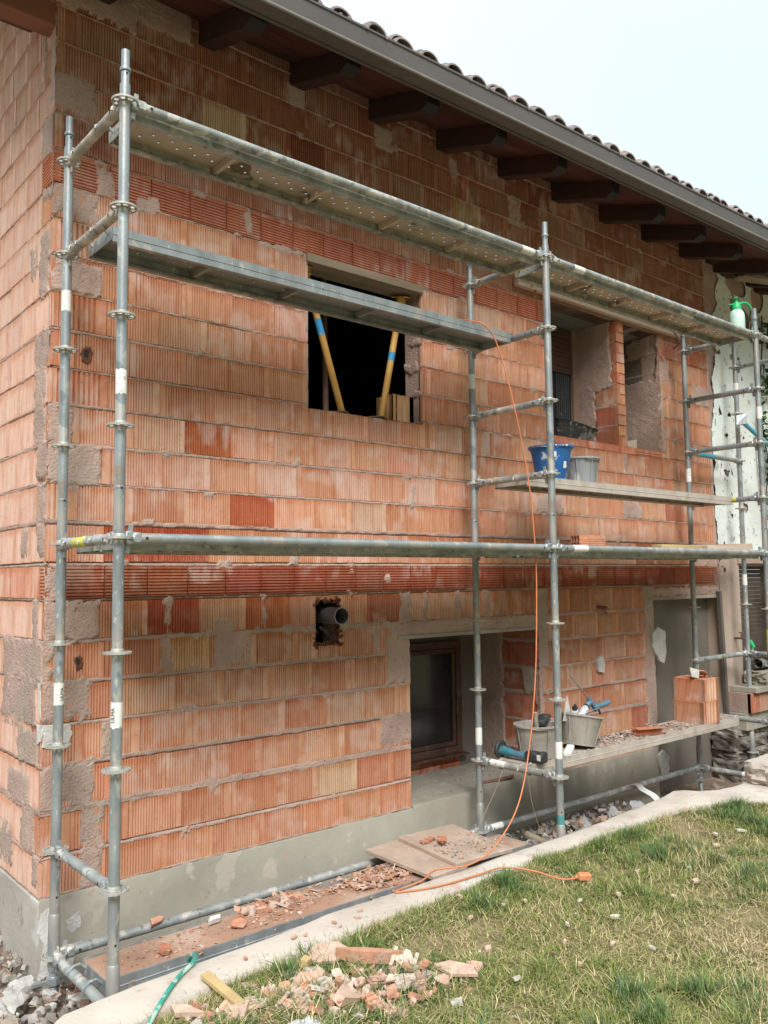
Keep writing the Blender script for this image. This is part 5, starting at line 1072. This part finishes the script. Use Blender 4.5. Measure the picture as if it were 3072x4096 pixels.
# twisted tie wire at the batten
cable('tie_wire', [(3.86, YW-.06, .21), (3.90, YW-.09, .26), (3.95, YW-.06, .30), (3.97, YW-.02, .22), (3.92, YW-.08, .20)], .006, 'copper', 'rusty tie wire twisted round the left end of the pale batten', 'tie wire', sub=5)
cable('tie_wire', [(6.05, YW-.06, .24), (6.08, YW-.09, .20), (6.12, YW-.07, .12), (6.14, YW-.02, .10), (6.2, YW-.03, .15), (6.32, YW-.02, .21)], .006, 'copper', 'rusty tie wire at the right end of the pale batten', 'tie wire', sub=5)
cable('old_conduit', [(3.30, 1.02, -3.765), (3.42, .99, -3.765), (3.52, .96, -3.757), (3.62, .95, -3.75)], .014, 'copper', 'short rusty pipe lying on the ledge under the low window', 'pipe')
# blue prop leaning at the white wall
o = prop((6.90, .62, -.60), (7.75, .40, -1.12), 'light blue steel prop braced against the old white wall', [], mat='prop_cyan', top=False, bot=False)
b = MB(); b.add([(-.86-.05, .24, .47), (-.86+.0, .26, .58), (-.86+.07, .18, .60), (-.86+.0, .16, .48), (-.86-.045, .248, .465), (-.86+.005, .268, .575), (-.86+.075, .188, .595), (-.86+.005, .168, .475)], [(0, 1, 2, 3), (7, 6, 5, 4), (0, 4, 5, 1), (1, 5, 6, 2), (2, 6, 7, 3), (3, 7, 4, 0)]); part(b, 'head_plate', 'galv', o)
# things stored on the right hand sill
rock(b := MB(), (0, 0, 0), (.55, .24, .14), 12, sub=3, jag=.2); o = b.build('sill_stone', M['concrete'], smooth=True, label='greenish stone slab on the sill under the shutter', cat='stone'); o.location = (7.5, .76, -3.275)
b = MB(); n = 26; V = []
for k in range(n):
    a = k*.42; r = .055-.0009*k; 
    for x in (-.28, .30): V.append((x, r*math.cos(a)+(.0 if k < 20 else (k-20)*.03), r*math.sin(a)-(0 if k < 20 else 0)))
b.add(V, [(2*k, 2*k+1, 2*k+3, 2*k+2) for k in range(n-1)]); o = b.build('rolled_membrane', M['slab'], smooth=True, label='grey membrane roll lying on the stone on the sill', cat='roll'); o.location = (7.55, .74, -3.13)
b = MB(); b.box((0, 0, 0), (.75, .22, .012), R=RZ(3)@RX(-6)); o = b.build('grey_sheet', M['galv_cream'], label='thin grey sheet lying over the membrane roll', cat='sheet'); o.location = (7.72, .76, -3.05)
# ivy on the old wall at the right edge
o = empty('ivy', (8.0, YW-.05, -4.2), label='dark ivy climbing the old white wall at the right edge', cat='ivy')
rr = random.Random(14); b = MB(); lf = MB(); pts = [(7.80+.10*math.sin(z*2.1)+.1*(z+4.2)/4-8.0, .01, z+4.2) for z in np.linspace(-4.2, .8, 26)]; b.tube(pts, .010, 6)
for k in range(1500):
    z = rr.uniform(.2, 4.9); c = (.02+rr.gauss(0, .1)+.08*math.sin(z*3), -rr.uniform(.0, .09), z); s_ = rr.uniform(.018, .035); R = Euler((rr.uniform(-1, 1), rr.uniform(-1, 1), rr.uniform(0, 6))).to_matrix()
    if vnoise(np.array([c[0]]), np.array([z]), 3.1, 15)[0] < .45: continue
    lf.add([Vector(c)+R @ Vector(v) for v in ((0, -s_, 0), (s_*.8, -.2*s_, .1*s_), (.5*s_, .6*s_, 0), (0, s_, -.1*s_), (-.5*s_, .6*s_, 0), (-s_*.8, -.2*s_, .1*s_))], [(0, 1, 2, 3, 4, 5)])
b.build('stem', M['bark'], o); lf.build('foliage', M['leaf'], o)
# dark bags at the far left behind the corner
rr = random.Random(3)
b = MB()
rock(b, (0, 0, 0), (.5, .45, .55), 8, sub=3, jag=.35); o = b.build('rubbish_bag', M['plastic_dark'], smooth=True, label='black rubbish bag against the side wall at the left edge', cat='rubbish bag'); o.location = (-.30, 2.15, -4.0)
b = MB(); rock(b, (0, 0, 0), (.40, .30, .26), 9, sub=3, jag=.4); o = b.build('crumpled_sack', M['paper'], smooth=True, label='pale crumpled sack heaped on the black bag at the left edge', cat='sack'); o.location = (-.25, 2.0, -3.70)
# ------------------------------------------------------------------ rubble, shards, crumbs, grass
GP = 'broken brick shards in the pile on the lawn corner'
rr = random.Random(50)
PILE = [(.80, -.43, .22, .13, .014, 14, -8, -40, 1, 0, 'large flat pink shard at the back of the brick pile'), (.93, -.60, .27, .05, .05, 2, 3, -42, 2, 0, 'long red brown brick edge lying along the back of the pile'), (1.02, -.70, .15, .12, .016, 30, 14, -60, 3, 3, 'grooved white shard leaning on the long brick edge'), (.59, -.60, .16, .11, .022, 20, -14, -20, 0, 4, 'grooved pink shard in the middle of the pile'), (.63, -.80, .16, .12, .040, 24, 20, 20, 1, 0, 'thick pink corner piece of a block, front of the pile'), (.44, -.72, .17, .10, .022, 10, 8, -65, 0, 4, 'grooved pink shard near the bottom edge of the pile'), (.90, -.84, .12, .09, .02, 5, 4, 20, 3, 0, 'chunky white plaster shard at the right of the pile'), (1.14, -.90, .17, .11, .014, 8, 5, -70, 1, 0, 'flat pink shard lying alone in the grass right of the pile'), (.26, -.57, .18, .10, .012, 12, -8, -80, 1, 0, 'pointed pink shard under the yellow offcut'), (.10, -.44, .15, .06, .02, 6, 4, -50, 1, 0, 'long pink shard at the lower left, by the hose')]
for (x, y, w, l, t, ax_, ay_, az_, c, rb_, lab) in PILE: one_shard((x, y, lawn_z(x, y)+.035+t/2), w, l, t, RZ(az_)@RX(ax_)@RY(ay_), int(x*1000), CL[c], lab, ribs=rb_)
for k in range(230):
    a = rr.uniform(0, 1); x = rr.gauss(.74 if a < .62 else .34, .17 if a < .62 else .15); y = rr.gauss(-.76 if a < .62 else -.62, .10)-.2*(x-.7)
    if x < .0 or x > 1.5 or y > interp(OUT, x)-.03: continue
    s_ = .016+.085*rr.random()**2.2; c = CL[rr.choice((0, 1, 0, 3, 2, 2))]; g = rr.uniform(.85, 1.15); c = tuple(min(.8, v*g) for v in c)
    if rr.random() < .22: c = (.64, .58, .50)
    one_shard((x, y, lawn_z(x, y)+.012+rr.uniform(.2, 1)*.06*math.exp(-((x-.7)/.35)**2-((y+.76)/.16)**2)+rr.uniform(0, .02)), s_, s_*rr.uniform(.5, .9), rr.uniform(.008, .024), RZ(rr.uniform(0, 360))@RX(rr.uniform(-28, 28))@RY(rr.uniform(-28, 28)), k+900, c, 'broken brick or plaster shard of the heap at the lawn corner', group=GP, ribs=rr.choice((0, 0, 0, 3)) if s_ > .06 else 0)
timber((.275, -.29, -3.828), (.30, -.60, -3.868), .042, .020, 'timber_yellow', 'yellow timber offcut lying across kerb and grass at the lower left', name='timber_offcut', cat='offcut')
b = MB(); b.box((0, 0, 0), (.05, .035, .03), R=RZ(30)@RX(10)); o = b.build('timber_offcut', M['timber_yellow'], label='tiny yellow wood block at the back of the brick pile', cat='offcut'); o.location = (.68, -.44, -3.845)
rock(b := MB(), (0, 0, 0), (.16, .09, .05), 5, sub=3, jag=.5); o = b.build('foam_lump', M['plastic_white'], smooth=True, label='lump of pale expanded foam at the bottom edge of the pile', cat='foam lump'); o.location = (.36, -.86, -3.87)
LB = [(1.10, -.90, 'orange'), (1.77, -.30, 's'), (1.61, -.53, 's'), (1.85, -.53, 's'), (1.97, -.58, 'y'), (1.42, -.83, 's'), (1.74, -1.01, 's'), (1.90, -1.16, 's'), (2.80, -.70, 'w'), (3.79, -.64, 'w'), (3.05, -.88, 'w'), (2.44, -.82, 'y'), (3.2, -.58, 'w'), (2.15, -1.0, 'w'), (2.6, -1.05, 'y'), (3.4, -.9, 'w'), (1.9, -.9, 'w'), (2.2, -.75, 'w'), (2.0, -1.3, 'w'), (1.6, -1.2, 's'), (4.0, -.7, 'w'), (4.3, -.75, 'w'), (3.6, -.75, 'y'), (1.3, -1.1, 'w'), (2.9, -1.0, 's')]
for k, (x, y, t) in enumerate(LB):
    c = dict(orange=CL[2], s=CL[1], y=(.66, .54, .36), w=(.66, .60, .51))[t]; s_ = rr.uniform(.022, .055)
    one_shard((x, y, lawn_z(x, y)+.03), s_*1.3, s_*.7, .012, RZ(rr.uniform(0, 180))@RX(rr.uniform(-15, 15)), 300+k, c, 'small pale scrap of brick, wood or plaster scattered on the open lawn', cat='scrap', group='scraps scattered over the lawn', name='scrap')
for k, (x, y) in enumerate([(.78, -.20), (.84, -.21), (1.02, -.19), (1.20, -.16), (1.02, -.24), (.5, -.24), (1.14, -.22)]): one_shard((x, y, -3.843), .035, .018, .008, RZ(k*50), 400+k, CL[k % 3], 'small clay chip lying on the pale kerb', cat='clay chip', group='clay chips on the kerb', name='clay_chip')
# crumbs: uncountable small fragments, one object per place
def crumbs(name, label, n, area, cols, smin, smax, seed, mat='rubble', dens=None, thin=.16, cat='rubble'):
    rr = random.Random(seed); V = []; F = []; C = []; k = 0
    for _ in range(n):
        x, y, z = area(rr)
        if dens and not dens(x, y, rr): continue
        s_ = smin+(smax-smin)*rr.random()**2.2; R = Euler((rr.gauss(0, .35), rr.gauss(0, .35), rr.uniform(0, 6.3))).to_matrix(); c = rr.choice(cols); g = rr.uniform(.8, 1.15); h = s_*rr.uniform(thin*.35, thin)
        m_ = rr.choice((3, 4, 5)); P = []
        for i in range(m_): a = 2*math.pi*(i+rr.uniform(-.25, .25))/m_; P.append((math.cos(a)*s_/2*rr.uniform(.7, 1.2), math.sin(a)*s_/2*rr.uniform(.4, .8)))
        base = len(V); o = Vector((x, y, z+h/2))
        V += [o+R @ Vector((p, q, -h/2)) for p, q in P]+[o+R @ Vector((p*.9, q*.9, h/2)) for p, q in P]; C += [tuple(v*g for v in c)]*(2*m_)
        F.append(tuple(base+m_+i for i in range(m_))); F += [(base+i, base+(i+1) % m_, base+m_+(i+1) % m_, base+m_+i) for i in range(m_)]
    b = MB(); b.v = [tuple(v) for v in V]; b.f = F; b.m = [0]*len(F); b.c = C; return b.build(name, M[mat], label=label, cat=cat, kind='stuff')
RC = [(.54, .31, .21), (.60, .40, .30), (.48, .24, .15), (.62, .47, .38), (.42, .20, .13)]; GC = [(.30, .27, .23), (.42, .38, .33), (.50, .46, .41), (.26, .22, .18), (.44, .29, .22)]
dn = lambda x, y, rr: rr.random() < (.25+1.1*max(0, vnoise(np.array([x]), np.array([y]), 4, 66)[0]-.42)*3)
crumbs('clay_crumbs', 'red clay crumbs strewn over the lowest plank', 2200, lambda r: (r.uniform(.1, 2.05), r.gauss(.37, .085), -3.967), RC, .004, .034, 1, dens=dn)
crumbs('clay_crumbs', 'heap of pink clay fragments before the dusty boards', 420, lambda r: (r.gauss(1.75, .13), r.gauss(.40, .07), -3.966+r.random()*.02), RC, .02, .075, 2)
crumbs('clay_crumbs', 'pink clay fragments in the middle of the lowest plank', 260, lambda r: (r.gauss(1.12, .11), r.gauss(.46, .045), -3.966+r.random()*.008), RC, .02, .10, 3)
crumbs('clay_crumbs', 'reddish crumbs over the dusty boards', 420, lambda r: (r.uniform(2.2, 2.65), r.uniform(.15, .66), -3.885), RC+GC, .004, .03, 4)
crumbs('clay_crumbs', 'clay rubble covering the low plank', 3800, lambda r: (r.uniform(3.1, 5.93), r.uniform(.285, .585), -3.5+PT+.001), RC+GC[:3]*2, .005, .035, 5, dens=lambda x, y, r: r.random() < (.95 if x > 3.9 else .3))
crumbs('clay_crumbs', 'clay rubble piled along the back of the low plank', 420, lambda r: (r.uniform(4.0, 5.1), r.gauss(.50, .05), -3.5+PT+r.random()*.015), RC+GC*2, .02, .07, 6)
crumbs('mortar_rubble', 'grey rubble filling the trench under the pipe', 3200, lambda r: (r.uniform(2.75, 4.75), r.uniform(.02, .85), -4.27+.17*r.random()*min(1, r.random()+.3)), GC, .015, .11, 7, thin=.5)
crumbs('mortar_rubble', 'grey and red rubble on the trench floor at the left', 900, lambda r: (r.uniform(-.1, 2.9), r.uniform(0.0, .9), -4.24+.05*r.random()), GC+RC, .01, .07, 8, thin=.6)
crumbs('mortar_rubble', 'pale rubble at the foot of the house corner', 1500, lambda r: (r.gauss(-.12, .28), r.uniform(.35, 1.9), -4.22+.07*r.random()), GC+[(.5, .47, .43)], .010, .07, 9, thin=.7, dens=lambda x, y, r: x < -.03 or y < .85)
crumbs('plank_crumbs', 'brick crumbs on the middle lift planks', 260, lambda r: (r.uniform(.2, 5.8), r.uniform(.05, .66), -2+PT), RC+GC, .005, .03, 10)
crumbs('ledge_crumbs', 'crumbs on the concrete ledge of the low window', 300, lambda r: (r.uniform(2.6, 3.9), r.uniform(.95, 1.5), -3.772), GC, .004, .03, 11)
crumbs('sill_crumbs', 'mortar crumbs on the old foot slab', 260, lambda r: (r.uniform(6.92, 8.2), r.uniform(.7, .85), -3.603), GC, .01, .07, 12)
crumbs('lawn_litter', 'fine pink dust and crumbs bedded round the brick pile', 2600, lambda r: (r.gauss(.62, .26), r.gauss(-.70, .13)-.05, -3.885+r.random()*.012), [(.60, .42, .32), (.66, .55, .46), (.52, .32, .22)], .004, .018, 15, dens=lambda x, y, r: y < interp(OUT, x))
crumbs('lawn_litter', 'fine brick litter between the grass blades', 1500, lambda r: (r.uniform(.1, 4.8), r.gauss(-.85, .45), -3.89), RC+[(.6, .58, .5)], .005, .02, 13, dens=lambda x, y, r: y < interp(OUT, x) and r.random() < (1 if x < 1.7 else .35))
for k, (x, y, s_, c) in enumerate([(-.11, .84, .16, 2), (-.20, .70, .20, 2), (-.02, .70, .10, 2), (.07, .56, .13, 2), (-.30, .95, .14, 1), (.13, .48, .10, 1), (-.05, .60, .07, 2), (-.26, .52, .12, 0), (.02, .92, .08, 2)]):
    b = MB(); s_ *= .72; rock(b, (0, 0, 0), (s_, s_*.75, s_*.55), 60+k, sub=2, jag=.5, col=[(.36, .29, .23), (.46, .40, .34), (.52, .50, .46)][c], R=RZ(k*47)@RX(15)); o = b.build('plaster_lump', M['rubble'], label='white lump of broken plaster at the foot of the house corner', cat='plaster lump', group='plaster lumps by the house corner'); o.location = (x, y, -4.19+s_*.22)
# grey torn plastic and hanging sheet in the right trench
rr = random.Random(21)
for k in range(3):
    x = 4.0+k*.3+rr.uniform(-.05, .05); b = MB(); V = []; n = 8
    for i in range(n):
        for j in range(4): V.append((x+.03*j+.02*math.sin(i*.9+k), .30+.04*i+.01*j, -4.10+.05*math.sin(i*.7+k+j*.8)))
    b.add(V, [(i*4+j, i*4+j+1, i*4+j+5, i*4+j+4) for i in range(n-1) for j in range(3)]); b.build('torn_membrane', M['bgrey'], smooth=True, label='torn grey plastic strip among the rubble of the right trench', cat='plastic strip', group='torn plastic strips in the trench')
b = MB(); V = []
for i in range(10):
    t = i/9; V += [(4.80+.03*math.sin(i), .70-.25*t, -3.97+.05*math.sin(t*3)-.12*t), (4.86+.03*math.sin(i), .69-.25*t, -3.965+.05*math.sin(t*3)-.11*t)]
b.add(V, [(2*i, 2*i+1, 2*i+3, 2*i+2) for i in range(9)]); b.build('hanging_strip', M['plastic_white'], smooth=True, label='pale plastic strip draped over the low pipe in the trench', cat='plastic strip')
one_shard((.52, .70, -3.97), .08, .05, .02, RX(30)@RZ(10), 71, (.60, .30, .20), 'terracotta piece jammed between the plinth and the low pipe')
one_shard((.73, .46, -3.945), .09, .05, .022, RZ(20)@RX(12), 72, (.72, .71, .68), 'white plaster bit on the lowest plank near the standard')
one_shard((.80, .33, -3.94), .09, .06, .010, RZ(-20)@RX(35), 73, (.55, .25, .15), 'folded red clay piece on the lowest plank')
one_shard((.38, .30, -3.945), .08, .06, .02, RZ(40)@RX(20), 74, (.50, .2, .12), 'small red clay piece behind the front standard')
timber((3.16, .10, -4.02), (3.02, .32, -3.93), .05, .02, 'timber_old', 'splintered stick poking out of the rubble by the standard', name='broken_stick', cat='stick')
# ---- grass
def grass():
    R_ = np.random.RandomState(4); N = 620000
    x = R_.uniform(-.6, 6.2, N); y = R_.uniform(-2.7, 0.0, N)
    near_ = ((x-CAM[0])*math.sin(YAW)+(y-CAM[1])*math.cos(YAW))
    o = np.interp(x, [p[0] for p in OUT], [p[1] for p in OUT]); n1 = vnoise(x, y, 2.6, 90, 3); n2 = vnoise(x, y, 9, 91, 2)
    edge = o-y; keep = (edge > -.035+.04*n2); bare = vnoise(x, y, 1.3, 95, 3)
    pile = np.exp(-(((x-.6)/.5)**2+((y+.72)/.22)**2))
    dens = .35+.9*np.clip((n1-.36)*3.2, 0, 1)*np.clip((n2-.2)*2, 0, 1)+.6*(edge < .15); wear = np.exp(-((((x-2.29)*(-.62)+(y+1.62)*.78)/.16)**2))*(x > 1.7); dens *= 1-.25*pile; dens *= 1-.6*wear; dens *= np.where(bare < .42, .38, 1)
    A_ = np.array([list(r_), list(u_), list(f_)]); q_ = (np.stack([x, y, np.full(N, -3.9)], 1)-np.array(CAM)) @ A_.T; uu = 1536+FOC*q_[:, 0]/q_[:, 2]; vv = 2048-FOC*q_[:, 1]/q_[:, 2]; keep &= (q_[:, 2] > .3) & (R_.rand(N) < np.where((uu > -400) & (uu < 3500) & (vv < 4450), 1., .10))
    dens = dens*np.clip(3.4/np.maximum(q_[:, 2], .5), .45, 1.2); keep &= R_.rand(N) < dens; x, y, n1, n2, edge, pile, bare, wear = (a[keep] for a in (x, y, n1, n2, edge, pile, bare, wear)); N = len(x)
    tuft = np.clip((n1-.44)*5, 0, 1)*np.clip((n2-.33)*3, 0, 1); h = R_.uniform(.022, .05, N)*(1+1.25*tuft)+.018*(edge < .12); lie = R_.rand(N) < (.62-.5*tuft)
    az = R_.uniform(0, 2*np.pi, N); lean = np.where(lie, R_.uniform(.9, 1.5, N), R_.uniform(.15, .75, N)); w = R_.uniform(.0011, .0024, N)*(1+.3*tuft)
    z0 = (-3.905+.03*(vnoise(x, y, 2.5, 8)-.5)+.02*(vnoise(x, y, 12, 9)-.5))+np.where(lie, R_.uniform(0, .018, N), 0); h = np.where(lie, h*1.5, h); z0 = z0+.05*pile*R_.rand(N)*lie
    S = 4; V = np.zeros((N, (S+1)*2, 3)); ca, sa = np.cos(az), np.sin(az); px, py, pz = x.copy(), y.copy(), z0.copy(); curl = R_.uniform(-.3, .8, N); tw = R_.uniform(-.5, .5, N)
    for s in range(S+1):
        t = s/S; ww = w*(1-t**1.6)+.0001; V[:, 2*s, 0] = px-sa*ww; V[:, 2*s, 1] = py+ca*ww; V[:, 2*s, 2] = pz; V[:, 2*s+1, 0] = px+sa*ww; V[:, 2*s+1, 1] = py-ca*ww; V[:, 2*s+1, 2] = pz
        l = np.clip(lean+curl*t, 0, 1.75); st = h/S; px = px+np.sin(l)*np.cos(az+tw*t)*st; py = py+np.sin(l)*np.sin(az+tw*t)*st; pz = np.maximum(pz+np.cos(l)*st, z0+.002)
    F = np.zeros((N, S, 4), int); base = np.arange(N)*(S+1)*2
    for s in range(S): F[:, s] = np.stack([base+2*s, base+2*s+1, base+2*s+3, base+2*s+2], 1)
    gr = np.array([.11, .20, .045]); gy = np.array([.29, .275, .085]); dry = np.array([.50, .41, .22]); blu = np.array([.10, .17, .08])
    a = np.clip(R_.normal(.45-.40*tuft+.25*(1-bare)-.22*(edge < .30), .25), 0, 1)[:, None]; c = gr*(1-a)+gy*a; dd = (R_.rand(N) < (.12+.22*lie+.25*pile-.1*tuft+.4*wear+.35*np.clip((.44-n1)*5, 0, 1)))[:, None]; c = np.where(dd, dry*R_.uniform(.7, 1.2, (N, 1)), c); bl_ = ((tuft > .5) & (R_.rand(N) < .5))[:, None]; c = np.where(bl_ & ~dd, blu, c); c = c*R_.uniform(.7, 1.25, (N, 1))*1.05
    return np_mesh('grass', V.reshape(-1, 3), F.reshape(-1, 4), M['grass'], None, np.repeat(c, (S+1)*2, 0), label='rough green and straw coloured grass on the lawn', cat='grass', kind='stuff')
grass()
# hand the label keys to the checker's reading order: parts carry no category
for o in bpy.data.objects:
    if o.parent is not None and 'category' in o: del o['category']
